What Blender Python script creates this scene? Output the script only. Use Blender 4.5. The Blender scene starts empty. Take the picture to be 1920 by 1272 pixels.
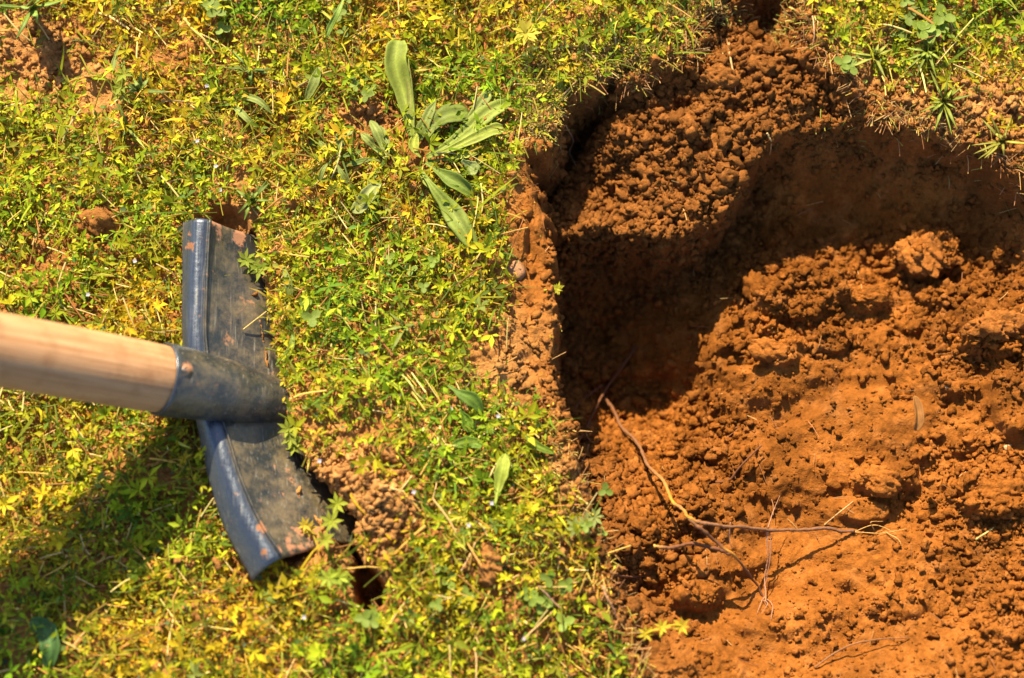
import bpy, math
import numpy as np
from mathutils import Vector, Matrix
rng = np.random.default_rng(7)
sc = bpy.context.scene
R = math.radians

# ------------------------------------------------------------------ camera, sky, sun, exposure
DIST, WID, TILT = 0.85, 0.52, 15.0
cam_d = bpy.data.cameras.new('camera'); cam = bpy.data.objects.new('camera', cam_d)
sc.collection.objects.link(cam); sc.camera = cam
CAM = np.array([0.0, -DIST*math.sin(R(TILT)), DIST*math.cos(R(TILT))])
cam.location = CAM; cam.rotation_euler = (R(TILT), 0, 0)
cam_d.sensor_width = 36; cam_d.lens = 36*DIST/WID
cam_d.clip_start = 0.02; cam_d.clip_end = 60
cam_d.dof.use_dof = True; cam_d.dof.focus_distance = 0.868; cam_d.dof.aperture_fstop = 3.6
SUN_EL, SUN_AZ = 44.0, (-0.33, 0.944)       # azimuth: unit vector towards the sun on the ground
w = bpy.data.worlds.new('World'); sc.world = w; w.use_nodes = True
wn = w.node_tree.nodes; wn.clear()
sky = wn.new('ShaderNodeTexSky'); sky.sky_type = 'NISHITA'; sky.sun_disc = False
sky.sun_elevation = R(SUN_EL); sky.sun_rotation = math.atan2(SUN_AZ[0], SUN_AZ[1])
bg = wn.new('ShaderNodeBackground'); bg.inputs['Strength'].default_value = 0.092
wo = wn.new('ShaderNodeOutputWorld')
w.node_tree.links.new(sky.outputs[0], bg.inputs[0]); w.node_tree.links.new(bg.outputs[0], wo.inputs[0])
sl = bpy.data.lights.new('sun', 'SUN'); sl.energy = 5.0; sl.angle = R(0.5); sl.color = (1.0, 0.88, 0.60)
sun = bpy.data.objects.new('sun', sl); sc.collection.objects.link(sun)
L = Vector((SUN_AZ[0]*math.cos(R(SUN_EL)), SUN_AZ[1]*math.cos(R(SUN_EL)), math.sin(R(SUN_EL)))).normalized()
sun.rotation_euler = L.to_track_quat('Z', 'Y').to_euler(); sun.location = L*3
vs = sc.view_settings; vs.view_transform = 'Standard'; vs.look = 'None'; vs.gamma = 1; vs.use_curve_mapping = False
vs.exposure = 1.62
sc.cycles.max_bounces = 6; sc.cycles.diffuse_bounces = 3; sc.cycles.transmission_bounces = 3

# ------------------------------------------------------------------ geometry of the view, used to place things on the ground
ct, st = math.cos(R(TILT)), math.sin(R(TILT))
def P(px, py, z=0.0):
    "world point at height z under a point of the photograph (1920 x 1272)"
    px = np.asarray(px, float); py = np.asarray(py, float); z = np.asarray(z, float)
    k = WID/DIST/1920
    dx = (px-960)*k; dy = -(py-636)*k
    wy = dy*ct + st; wz = dy*st - ct
    t = (z-CAM[2])/wz
    return np.stack([t*dx, CAM[1]+t*wy, z+0*t], -1)
def Q(p):
    "photograph point of a world point"
    p = np.asarray(p, float); d = p-CAM
    yy = d[..., 1]*ct + d[..., 2]*st; zz = d[..., 1]*st - d[..., 2]*ct
    k = WID/DIST/1920
    return 960+d[..., 0]/zz/k, 636-yy/zz/k

# ------------------------------------------------------------------ noise
def sm(t): t = np.clip(t, 0, 1); return t*t*(3-2*t)
def vnoise(x, y, scale, seed):
    r = np.random.default_rng(seed); T = r.random((256, 256))*2-1
    u = x/scale+1000.3; v = y/scale+1000.7
    i = np.floor(u).astype(int); j = np.floor(v).astype(int); fu = sm(u-i); fv = sm(v-j)
    g = lambda a, b: T[a & 255, b & 255]
    return (g(i, j)*(1-fu)+g(i+1, j)*fu)*(1-fv)+(g(i, j+1)*(1-fu)+g(i+1, j+1)*fu)*fv
def fbm(x, y, scale, seed, octv=4, gain=0.5):
    s = 0; a = 1; n = 0
    for k in range(octv):
        c, q = math.cos(k*1.1), math.sin(k*1.1)
        s = s+a*vnoise(x*c-y*q, x*q+y*c, scale/2**k, seed+k*13); n += a; a *= gain
    return s/n
def cells(x, y, scale, seed, keep=0.8):
    "rounded grains: height of the highest half-sunk ball above each point"
    r = np.random.default_rng(seed); TX = r.random((128, 128)); TY = r.random((128, 128)); TR = r.random((128, 128)); TK = r.random((128, 128))
    u = x/scale+500.2; v = y/scale+500.6; i = np.floor(u).astype(int); j = np.floor(v).astype(int)
    h = np.zeros_like(x)
    for a in (-1, 0, 1):
        for b in (-1, 0, 1):
            ii = (i+a) & 127; jj = (j+b) & 127
            rad = 0.35+0.45*TR[ii, jj]
            ang = TK[ii, jj]*40; asp = .65+.7*TX[jj, ii]; dx = i+a+TX[ii, jj]-u; dy = j+b+TY[ii, jj]-v
            c_, s_ = np.cos(ang), np.sin(ang); ex = (dx*c_+dy*s_)*asp; ey = (dy*c_-dx*s_)/asp
            q = (np.abs(ex)**2.6+np.abs(ey)**2.6)/rad**2.6
            hh = np.clip(1-q, 0, 1)**.6*rad*(.5+.5*TR[jj, ii]+.5*ex-.3*ey)*(TK[ii, jj] < keep)
            h = np.maximum(h, hh)
    return h
def sdist(x, y, poly):
    "signed distance, positive inside"
    d = np.full(x.shape, 1e9); ins = np.zeros(x.shape, bool)
    n = len(poly)
    for k in range(n):
        ax, ay = poly[k][:2]; bx, by = poly[(k+1) % n][:2]
        ex, ey = bx-ax, by-ay; t = np.clip(((x-ax)*ex+(y-ay)*ey)/(ex*ex+ey*ey), 0, 1)
        d = np.minimum(d, np.hypot(x-ax-t*ex, y-ay-t*ey))
        c = ((ay > y) != (by > y)); xi = (bx-ax)*(y-ay)/((by-ay) if by != ay else 1e-9)+ax
        ins ^= c & (x < xi)
    return np.where(ins, d, -d)
def pdist(x, y, pts, wid):
    "distance to an open line divided by the width along it"
    d = np.full(x.shape, 1e9)
    for k in range(len(pts)-1):
        ax, ay = pts[k][:2]; bx, by = pts[k+1][:2]
        ex, ey = bx-ax, by-ay; t = np.clip(((x-ax)*ex+(y-ay)*ey)/(ex*ex+ey*ey), 0, 1)
        d = np.minimum(d, np.hypot(x-ax-t*ex, y-ay-t*ey)/(wid[k]*(1-t)+wid[k+1]*t))
    return d
class RBF:
    def __init__(s, pts):
        p = np.array(pts, float); z = p[:, 2]/1000; s.c = P(p[:, 0], p[:, 1], z)[:, :2]
        K = s.k(s.c[:, 0], s.c[:, 1]); n = len(p)
        A = np.zeros((n+3, n+3)); A[:n, :n] = K+np.eye(n)*1e-3; A[:n, n] = 1; A[:n, n+1:] = s.c; A[n:, :n] = A[:n, n:].T
        s.w = np.linalg.solve(A, np.r_[z, 0, 0, 0])
    def k(s, x, y): return np.sqrt((x[..., None]-s.c[:, 0])**2+(y[..., None]-s.c[:, 1])**2+0.012**2)
    def __call__(s, x, y):
        n = len(s.c); out = np.full(x.shape, s.w[n])+x*s.w[n+1]+y*s.w[n+2]
        for i in range(n): out = out+s.w[i]*np.sqrt((x-s.c[i, 0])**2+(y-s.c[i, 1])**2+0.012**2)
        return out

# ------------------------------------------------------------------ shape of the ground
rimA = [(1205,1300),(1165,1180),(1130,1080),(1108,1000),(1090,930),(1066,860),(1058,800),(1030,752),(1018,690),(1036,620),(1042,560),
        (1026,480),(1004,400),(984,340),(985,290),(1015,285),(1035,262),(1042,215),(1075,175),(1150,148),(1230,128),(1285,112),(1300,60),(1330,-20),
        (1370,-60),(1490,-60),(1508,20),(1525,90),(1600,165),(1690,225),(1760,250),(1850,275),(1930,345),(2050,440),(2200,650),(2250,950),(2200,1300),(2000,1500),(1500,1520),(1260,1450)]
rimB = [(1222,1300,-9),(1185,1180,-9),(1150,1080,-9),(1122,1000,-9),(1100,930,-9),(1074,860,-9),(1064,800,-9),(1036,752,-9),(1026,690,-9),(1042,620,-9),(1048,560,-9),
        (1034,480,-9),(1010,410,-12),(1060,425,-20),(1130,425,-18),(1220,440,-17),(1300,436,-16),(1350,395,-20),(1390,320,-18),(1440,258,-12),(1540,228,-8),(1640,236,-8),(1740,262,-8),(1840,295,-8),(1925,362,-8),(2050,460,-8),(2190,650,-9),
        (2235,950,-9),(2180,1290,-9),(1990,1480,-9),(1500,1500,-9),(1270,1440,-9)]
rimA = [P(a, b)[:2] for a, b in rimA]
rimB = [P(a, b, c/1000)[:2] for a, b, c in rimB]
mound = RBF([(1150,250,-20),(1250,200,-12),(1350,150,-8),(1450,130,-6),(1310,60,-9),(1440,50,-20),(1130,330,-34),(1140,400,-34),(1200,350,-23),(1300,400,-17),(1210,430,-20),(1400,250,-12),(1060,310,-48),(1110,230,-40),
        (1180,160,-26),(1550,170,-5),(1700,240,-5),(1900,340,-5),(1040,420,-30),(1040,600,-10),(1030,750,-10),(1100,950,-9),(1200,1250,-8),(2200,900,-8),(1500,1500,-8),(1400,0,-12),(1500,60,-6)])
floor = RBF([(1090,450,-46),(1080,560,-90),(1072,690,-104),(1160,520,-86),(1200,640,-106),(1230,750,-106),(1300,540,-80),(1370,440,-66),(1430,350,-52),(1500,300,-30),(1500,400,-60),(1600,290,-26),(1600,400,-56),(1700,320,-30),(1700,420,-50),(1800,340,-28),(1850,430,-44),(1930,420,-26),(1930,520,-38),
        (1410,610,-54),(1450,500,-56),(1600,600,-50),(1800,600,-44),(1330,690,-66),(1145,800,-100),(1100,860,-60),(1180,890,-64),(1300,900,-56),(1500,800,-50),(1700,800,-44),(1900,800,-36),(1140,980,-38),(1170,1100,-32),(1400,1100,-42),(1600,1100,-38),(1900,1100,-30),(1250,1250,-24),(1500,1250,-28),(1900,1250,-22),(2200,900,-12),(2100,1300,-10)])
crack_px = [(474,438,3),(484,500,4),(498,590,4),(512,680,4),(528,780,5),(556,868,8),(596,925,12),(640,985,13),(664,1040,2),(682,1086,11),(694,1112,12),(700,1126,3)]
crack = [P(a, b)[:2] for a, b, c in crack_px]; crack_w = [c*0.27/1000*2.2 for a, b, c in crack_px]
gap = [P(a, b, -.02)[:2] for a, b in [(1175,150),(1130,195),(1085,250),(1050,300),(1015,350)]]

def gauss(x, y, px, py, rx, ry, rot=0):
    c = P(px, py)[:2]; k = 0.000271; dx = x-c[0]; dy = y-c[1]
    ca, sa = math.cos(R(rot)), math.sin(R(rot))
    return np.exp(-(((dx*ca-dy*sa)/(rx*k))**2+((dx*sa+dy*ca)/(ry*k))**2))

def height(x, y, full=True):
    wx = fbm(x, y, .014, 91, 4)*.0045; wy = fbm(x, y, .014, 191, 4)*.0045
    sa = sdist(x+wx, y+wy, rimA); rg_ = fbm(x, y, .009, 291, 4)*.0050; sb = sdist(x+wx*1.1, y+wy*1.1, rimB)+rg_; sa = sa+rg_*.5
    zl = fbm(x, y, .07, 5, 3)*.0050+fbm(x, y, .018, 15, 4)*.0052
    zl += .006*gauss(x, y, 780, 780, 230, 330)+.008*gauss(x, y, 700, 940, 85, 110)
    zl -= .010*gauss(x, y, 1080, 1260, 120, 160)
    zm = mound(x, y)+fbm(x, y, .03, 25, 4)*.007
    zf = floor(x, y)
    sgn = fbm(x, y, .05, 35, 5, .55)
    zf = zf+sgn*.009
    # broken ledges on the floor: steps facing the lens' lower left
    rid = np.abs(fbm(x*.8+y*.5, y*1.3-x*.3, .06, 45, 4))
    zf = zf+np.clip(rid-.12, 0, .2)*.03
    px, py = Q(np.stack([x, y, np.minimum(zf, 0)], -1))
    for cx, cy, rx, ry, h in [(1500,560,90,45,7),(1740,480,55,45,13),(1850,620,75,55,12),(1560,640,40,25,5),(1860,925,70,50,12),(1460,650,60,35,8),(1430,590,35,45,7),(1620,560,60,30,6),(1760,560,50,30,6),(1660,900,60,35,7),(1620,960,50,25,6),(1900,760,50,60,9),(1880,1150,60,60,7),(1180,1010,55,50,7),(1160,900,50,40,6),(1230,860,60,50,6),(1500,1150,80,40,4),(1300,1120,60,30,5)]:
        d = ((px-cx)/rx)**2+((py-cy)/ry)**2+fbm(x, y, .012, int(cx), 4)*.9
        zf = zf+h*.001*sm((1.15-d)/.7)
    ta = sm(sa/.013)
    z = zl*(1-ta)+zm*ta
    lit = np.clip(sb/.006+fbm(x, y, .006, 51, 3)*.35, 0, 1)
    # the top right wall leans back, the left wall is steep
    tb = sm(lit)
    z = z*(1-tb)+zf*tb
    dc = pdist(x+wx*.4, y+wy*.4, crack, crack_w)
    z = z-.050*sm((1.15-dc)/.45)
    bq = P(np.array([425, 440, 470, 545]), np.array([430, 640, 800, 1000]), .0)[:, :2]; z = z-.009*sm((1.25-pdist(x, y, bq, [.011, .012, .014, .013]))/.5)
    dg = pdist(x+wx, y+wy, gap, [.0025, .003, .004, .005, .004])
    z = z-.022*sm((1.2-dg)/.8)
    if not full: return z
    # rough grain
    floorness = tb; moundness = ta*(1-tb)
    u = x+fbm(x, y, .0045, 61, 3)*.0032; v = y+fbm(x, y, .0045, 71, 3)*.0032
    pat = sm(fbm(x, y, .045, 81, 4)*1.6+.45)
    left = np.exp(-((px-1190)/190)**2-((py-930)/230)**2)
    right = np.exp(-((px-1880)/160)**2-((py-900)/600)**2)
    px_ = Q(np.stack([x, y, z], -1)); calm = np.exp(-((px_[0]-1480)/150)**2-((px_[1]-1060)/110)**2)
    rf = np.clip(.22-.2*calm+.45*pat+.8*left+.35*right, 0, 1)
    rf = rf*(1-.75*np.exp(-((px-1560)/230)**2-((py-320)/70)**2))
    rf = rf*(1-.66*sm((px-1280)/180)*sm((py-620)/160))
    amp = floorness*rf+moundness*1.0+(1-np.maximum(floorness, ta))*.5
    px_, py_ = Q(np.stack([x, y, z], -1)); strip = np.exp(-(((px_-1000)/42)**2+((py_-470)/240)**2)**2); amp = amp*(1-.85*strip)
    g = cells(u, v, .0060, 11, .35)*.0060*.6*amp+cells(u, v, .0034, 12, .55)*.0034*.7*(.2+.8*amp)+cells(u, v, .0019, 13, .7)*.0019*.8*(.25+.75*amp)
    cr1 = np.clip(1-np.abs(fbm(u, v, .013, 14, 4))*7, 0, 1); cr2 = np.clip(1-np.abs(fbm(v, u, .007, 16, 3))*6, 0, 1)
    g -= (cr1*.0020+cr2*.0008)*amp*(1-.4*floorness)
    g += fbm(x, y, .016, 17, 4)*.0085*moundness
    g += fbm(x, y, .004, 95, 4)*.0018*(.25+amp)
    face = np.exp(-((px-1000)/38)**2-((py-430)/230)**2); g += face*(fbm(x, y*.14, .0024, 97, 3)*.0042+fbm(x, y*.4, .008, 197, 3)*.004)
    pits = (1-.6*sm((px-1280)/180)*sm((py-620)/160))*sm((fbm(x, y, .011, 98, 4)-.16)/.18)*floorness*(.3+rf)*.0035
    return z+g-pits, sa, sb, tb, ta, px, py

X0, X1, Y0, Y1, STEP = -.325, .415, -.245, .255, .00077
XS = np.r_[np.arange(X0, -.285, .0025), np.arange(-.285, .285, STEP), np.arange(.285, X1, .003)]; YS = np.r_[np.arange(Y0, -.185, .0025), np.arange(-.185, .20, STEP), np.arange(.20, Y1, .0025)]
XS = np.unique(np.r_[XS, X1]); YS = np.unique(np.r_[YS, Y1]); nx = len(XS); ny = len(YS)
gx, gy = np.meshgrid(XS, YS)
gz, SA, SB, TB, TA, PX, PY = height(gx, gy)
edge = np.minimum(np.minimum(gx-X0, X1-gx), np.minimum(gy-Y0, Y1-gy))
gz = gz*sm(edge/.02)
def H(x, y):
    x = np.asarray(x, float); y = np.asarray(y, float)
    u = np.clip(np.interp(x, XS, np.arange(nx)), 0, nx-1.001); v = np.clip(np.interp(y, YS, np.arange(ny)), 0, ny-1.001)
    i = u.astype(int); j = v.astype(int); fu = u-i; fv = v-j
    return (gz[j, i]*(1-fu)+gz[j, i+1]*fu)*(1-fv)+(gz[j+1, i]*(1-fu)+gz[j+1, i+1]*fu)*fv
def S(F, x, y):
    i = np.interp(x, XS, np.arange(nx)).astype(int); j = np.interp(y, YS, np.arange(ny)).astype(int)
    return F[j, i]
def G(px, py, lift=0.0):
    "the ground point seen at a point of the photograph, raised by lift"
    px = np.atleast_1d(np.asarray(px, float)); py = np.atleast_1d(np.asarray(py, float)); lift = np.broadcast_to(np.asarray(lift, float), px.shape)
    zs = np.linspace(.03, -.11, 141); best = np.full(px.shape, np.nan)
    for z in zs:
        p = P(px, py, np.full(px.shape, z)); h = H(p[..., 0], p[..., 1])
        hit = np.isnan(best) & (h >= z); best[hit] = z
    best = np.where(np.isnan(best), -.05, best)
    return P(px, py, best+lift)

# ------------------------------------------------------------------ helpers
COL = sc.collection
def link(o, parent=None):
    COL.objects.link(o)
    if parent is not None: o.parent = parent
    return o
def tag(o, label=None, cat=None, group=None, kind=None):
    for k, v in (('label', label), ('category', cat), ('group', group), ('kind', kind)):
        if v: o[k] = v
    return o
def thing(name, loc, label, cat, group=None):
    o = bpy.data.objects.new(name, None); o.empty_display_size = .01; o.location = loc; link(o)
    return tag(o, label, cat, group)
def mesh(name, V, F, mat, col=None, parent=None, smooth=True, origin=None):
    V = np.asarray(V, np.float32); F = np.asarray(F, np.int32)
    if origin is not None: V = V-np.asarray(origin, np.float32)
    me = bpy.data.meshes.new(name); k = F.shape[1]
    me.vertices.add(len(V)); me.vertices.foreach_set('co', V.ravel())
    me.loops.add(F.size); me.loops.foreach_set('vertex_index', F.ravel())
    me.polygons.add(len(F)); me.polygons.foreach_set('loop_start', np.arange(0, F.size, k, dtype=np.int32))
    me.update(calc_edges=True); me.polygons.foreach_set('use_smooth', np.full(len(F), smooth))
    if col is not None:
        a = me.color_attributes.new('tint', 'FLOAT_COLOR', 'POINT')
        c = np.ones((len(V), 4), np.float32); c[:, :3] = col; a.data.foreach_set('color', c.ravel())
    me.materials.append(mat)
    o = bpy.data.objects.new(name, me); link(o, parent)
    if origin is not None and parent is None: o.location = [float(q) for q in origin]
    return o
def grid_faces(a, b, wrap=False):
    "a rows, b columns"
    i, j = np.meshgrid(np.arange(a-1), np.arange(b if wrap else b-1), indexing='ij'); i = i.ravel(); j = j.ravel(); k = (j+1) % b
    return np.stack([i*b+j, i*b+k, (i+1)*b+k, (i+1)*b+j], 1)
def spline(pts, n):
    p = np.asarray(pts, float); p = np.vstack([2*p[0]-p[1], p, 2*p[-1]-p[-2]]); m = len(p)-3
    t = np.linspace(0, m, n); i = np.minimum(t.astype(int), m-1); f = (t-i)[:, None]
    a, b, c, d = p[i], p[i+1], p[i+2], p[i+3]
    return .5*((2*b)+(-a+c)*f+(2*a-5*b+4*c-d)*f*f+(-a+3*b-3*c+d)*f**3)
def frames(path):
    t = np.gradient(path, axis=0); t /= np.linalg.norm(t, axis=1, keepdims=True)+1e-12
    up = np.array([0, 0, 1.]); s = np.cross(t, up); n = np.linalg.norm(s, axis=1, keepdims=True); s = np.where(n > 1e-3, s/np.maximum(n, 1e-6), [[1, 0, 0]])
    return t, s, np.cross(s, t)
def tube_vf(path, rad, sides=8, wob=0.0, seed=0):
    r = np.random.default_rng(seed); t, s, u = frames(path); a = np.linspace(0, 2*np.pi, sides, endpoint=False)
    rad = np.broadcast_to(rad, (len(path),))[:, None]*(1+wob*(r.random((len(path), sides))*2-1))
    V = path[:, None, :]+rad[..., None]*(np.cos(a)[None, :, None]*s[:, None]+np.sin(a)[None, :, None]*u[:, None])
    V = V.reshape(-1, 3); F = grid_faces(len(path), sides, True)
    V = np.vstack([V, path[:1], path[-1:]]); n = len(path)*sides
    caps = [[n, (i+1) % sides, i, n] for i in range(sides)]+[[n+1, n-sides+i, n-sides+(i+1) % sides, n+1] for i in range(sides)]
    tri = []
    for c in caps: tri.append(c)
    return V, F, np.array(tri)[:, :3]
def tris(F): return np.vstack([F[:, [0, 1, 2]], F[:, [0, 2, 3]]])
def tube(name, path, rad, mat, col=None, parent=None, sides=8, wob=0.0, seed=0, origin=None):
    V, F, T = tube_vf(path, rad, sides, wob, seed); F = np.vstack([tris(F), T])
    c = None
    if col is not None:
        col = np.asarray(col, float)
        c = np.repeat(col, sides, 0) if col.ndim == 2 else np.tile(col, (len(path)*sides, 1)); c = np.vstack([c, c[:1], c[-1:]])
    return mesh(name, V, F, mat, c, parent, origin=origin)

# ------------------------------------------------------------------ materials
def mat(name):
    m = bpy.data.materials.new(name); m.use_nodes = True; nt = m.node_tree; nt.nodes.clear()
    return m, nt, nt.nodes.new, nt.links.new
def tinted(name, rough=.6, spec=.3, trans=0.0, bump=None, var=.0, vscale=300, sheen=0):
    m, nt, N, LK = mat(name); out = N('ShaderNodeOutputMaterial'); b = N('ShaderNodeBsdfPrincipled'); a = N('ShaderNodeAttribute'); a.attribute_name = 'tint'
    b.inputs['Roughness'].default_value = rough; b.inputs['Specular IOR Level'].default_value = spec
    col = a.outputs['Color']; tc = N('ShaderNodeTexCoord')
    if var:
        n = N('ShaderNodeTexNoise'); n.inputs['Scale'].default_value = vscale; n.inputs['Detail'].default_value = 6; n.inputs['Roughness'].default_value = .65
        LK(tc.outputs['Object'], n.inputs['Vector']); mr = N('ShaderNodeMapRange'); mr.inputs['From Min'].default_value = .3; mr.inputs['From Max'].default_value = .7
        mr.inputs['To Min'].default_value = 1-var; mr.inputs['To Max'].default_value = 1+var; LK(n.outputs['Fac'], mr.inputs['Value'])
        vm = N('ShaderNodeVectorMath'); vm.operation = 'SCALE'; LK(col, vm.inputs[0]); LK(mr.outputs[0], vm.inputs['Scale']); col = vm.outputs[0]
    if bump:
        nn = N('ShaderNodeTexNoise'); nn.inputs['Scale'].default_value = bump[0]; nn.inputs['Detail'].default_value = 8; nn.inputs['Roughness'].default_value = .7
        LK(tc.outputs['Object'], nn.inputs['Vector']); bp = N('ShaderNodeBump'); bp.inputs['Strength'].default_value = 1; bp.inputs['Distance'].default_value = bump[1]
        LK(nn.outputs['Fac'], bp.inputs['Height']); LK(bp.outputs[0], b.inputs['Normal'])
    LK(col, b.inputs['Base Color'])
    if trans:
        t = N('ShaderNodeBsdfTranslucent'); LK(col, t.inputs['Color']); mx = N('ShaderNodeMixShader'); mx.inputs[0].default_value = trans
        LK(b.outputs[0], mx.inputs[1]); LK(t.outputs[0], mx.inputs[2]); LK(mx.outputs[0], out.inputs[0])
    else: LK(b.outputs[0], out.inputs[0])
    return m
M_soil = tinted('red_soil', 1.0, .05, bump=(900, .0016), var=.30, vscale=420)
M_veg = tinted('small_foliage', .6, .14, .5)
M_leaf = tinted('broad_leaf', .5, .18, .35, bump=(900, .0003), var=.18, vscale=250)
M_dry = tinted('dry_litter', .8, .15, .15)
M_root = tinted('root_bark', .75, .2, bump=(1500, .0004), var=.25, vscale=700)
M_stone = tinted('pebble_stone', .6, .3, bump=(900, .0005), var=.2, vscale=400)
M_metal = None

# ------------------------------------------------------------------ the ground
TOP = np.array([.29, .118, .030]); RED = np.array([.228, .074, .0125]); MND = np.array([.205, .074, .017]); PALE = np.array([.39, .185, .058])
def soilcol(x, y, ta, tb):
    n1 = sm(fbm(x, y, .03, 301, 5)*1.3+.5)[..., None]; n2 = fbm(x, y, .006, 311, 4)[..., None]
    fq = P(1000, 430)[:2]; face = np.exp(-(((x-fq[0]-.002)/.012)**2+((y-fq[1]+.004)/.062)**2)**1.5)[..., None]
    top = TOP*(1-n1)+PALE*n1*.8+TOP*n1*.2
    top = top*(1-face*.95)+np.array([.27, .092, .017])*face*.95
    pl = sum(np.exp(-((x-P(a, b)[0])/(q*.00027))**2-((y-P(a, b)[1])/(w_*.00027))**2) for a, b, q, w_ in ((700,940,110,110),(690,215,90,45),(60,110,170,90),(640,880,60,60)))[..., None]
    top = top*(1-.6*pl)+.6*pl*np.array([.42, .195, .062])
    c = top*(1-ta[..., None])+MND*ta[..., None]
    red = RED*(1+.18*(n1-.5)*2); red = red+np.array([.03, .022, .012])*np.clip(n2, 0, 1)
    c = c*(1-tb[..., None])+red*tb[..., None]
    return np.clip(c*(1+.28*n2), .004, .8)
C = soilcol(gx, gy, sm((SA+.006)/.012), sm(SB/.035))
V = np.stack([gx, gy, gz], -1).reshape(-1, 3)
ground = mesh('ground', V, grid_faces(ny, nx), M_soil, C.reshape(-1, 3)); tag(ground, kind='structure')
# the lawn goes on outside, coarser
m, nt, N, LK = mat('lawn_far'); out = N('ShaderNodeOutputMaterial'); b = N('ShaderNodeBsdfPrincipled'); b.inputs['Roughness'].default_value = .95
tc = N('ShaderNodeTexCoord'); n = N('ShaderNodeTexNoise'); n.inputs['Scale'].default_value = 120; n.inputs['Detail'].default_value = 10; n.inputs['Roughness'].default_value = .75
cr = N('ShaderNodeValToRGB'); e = cr.color_ramp.elements; e[0].position = .36; e[0].color = (.20, .085, .025, 1); e[1].position = .5; e[1].color = (.16, .15, .02, 1); q = e.new(.62); q.color = (.09, .12, .015, 1)
bp = N('ShaderNodeBump'); bp.inputs['Distance'].default_value = .008
LK(tc.outputs['Object'], n.inputs['Vector']); LK(n.outputs['Fac'], cr.inputs[0]); LK(cr.outputs[0], b.inputs['Base Color']); LK(n.outputs['Fac'], bp.inputs['Height']); LK(bp.outputs[0], b.inputs['Normal']); LK(b.outputs[0], out.inputs[0])
ax = np.r_[-12, -5, -2, -1, -.6, np.linspace(X0, X1, 40), .8, 1.2, 2, 5, 12]; ay = np.r_[-12, -5, -2, -1, -.5, np.linspace(Y0, Y1, 30), .6, 1, 2, 5, 12]
a, b_ = np.meshgrid(ax, ay); F = grid_faces(len(ay), len(ax)); z = np.where((a < X0-.01) | (a > X1+.01) | (b_ < Y0-.01) | (b_ > Y1+.01), fbm(a, b_, .5, 8, 2)*.01, 0)
cx = a.ravel()[F].mean(1); cy = b_.ravel()[F].mean(1); keep = ~((cx > X0) & (cx < X1) & (cy > Y0) & (cy < Y1))
tag(mesh('lawn', np.stack([a, b_, z], -1).reshape(-1, 3), F[keep], m), kind='structure')

# ------------------------------------------------------------------ batches of small shapes
def rots(yaw, pitch, roll):
    cy, sy, cp, sp, cr_, sr = np.cos(yaw), np.sin(yaw), np.cos(pitch), np.sin(pitch), np.cos(roll), np.sin(roll)
    o = np.zeros_like(yaw); l = np.ones_like(yaw)
    Z = np.stack([cy, -sy, o, sy, cy, o, o, o, l], -1).reshape(-1, 3, 3)
    Yp = np.stack([cp, o, -sp, o, l, o, sp, o, cp], -1).reshape(-1, 3, 3)      # +x tips up
    X = np.stack([l, o, o, o, cr_, -sr, o, sr, cr_], -1).reshape(-1, 3, 3)
    return Z @ Yp @ X
def batch(T, F, pos, Rm, scale, col):
    scale = np.asarray(scale, float)
    if scale.ndim == 1: scale = scale[:, None]*np.ones(3)
    V = np.einsum('nij,nmj->nmi', Rm, T[None]*scale[:, None, :])+pos[:, None, :]
    n, k = len(pos), len(T)
    return V.reshape(-1, 3), (F[None]+(np.arange(n)*k)[:, None, None]).reshape(-1, F.shape[1]), np.repeat(col, k, 0)
class Bag:
    def __init__(s): s.V = []; s.F = []; s.C = []; s.n = 0
    def add(s, V, F, C):
        if F.shape[1] == 4: F = tris(F)
        s.V.append(V); s.F.append(F+s.n); s.C.append(C); s.n += len(V)
    def build(s, name, m, **k): return mesh(name, np.vstack(s.V), np.vstack(s.F), m, np.vstack(s.C), **k)
# a folded lance leaf along +x
LANCE = np.array([[0, 0, 0], [.5, .14, .10], [.5, 0, .03], [.5, -.14, .10], [1, 0, -.03]]); LANCE_F = np.array([[0, 2, 1], [0, 3, 2], [1, 2, 4], [2, 3, 4]])
BL = np.array([[0, .5, 0], [0, -.5, 0], [.3, .5, .14], [.3, -.5, .14], [.65, .38, .16], [.65, -.38, .16], [1, 0, .05]]); BL_F = np.array([[0, 1, 3], [0, 3, 2], [2, 3, 5], [2, 5, 4], [4, 5, 6]])
t_ = np.linspace(0, 2*np.pi, 8, endpoint=False)
ROUND = np.vstack([[[.5, 0, -.05]], np.stack([.5-.5*np.cos(t_), .42*np.sin(t_), .08*np.abs(np.sin(t_))], 1)]); ROUND_F = np.array([[0, 1+i, 1+(i+1) % 8] for i in range(8)])
def pick(pal, wts, n, jit=.18):
    pal = np.array(pal); i = rng.choice(len(pal), n, p=np.array(wts)/sum(wts)); c = pal[i]
    return np.clip(c*(1+jit*rng.standard_normal((n, 1)))*(1+.06*rng.standard_normal((n, 3))), .003, .8)
GREEN = [(.19,.235,.008), (.32,.335,.010), (.46,.43,.018), (.095,.145,.008), (.54,.40,.022), (.18,.23,.045)]
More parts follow.
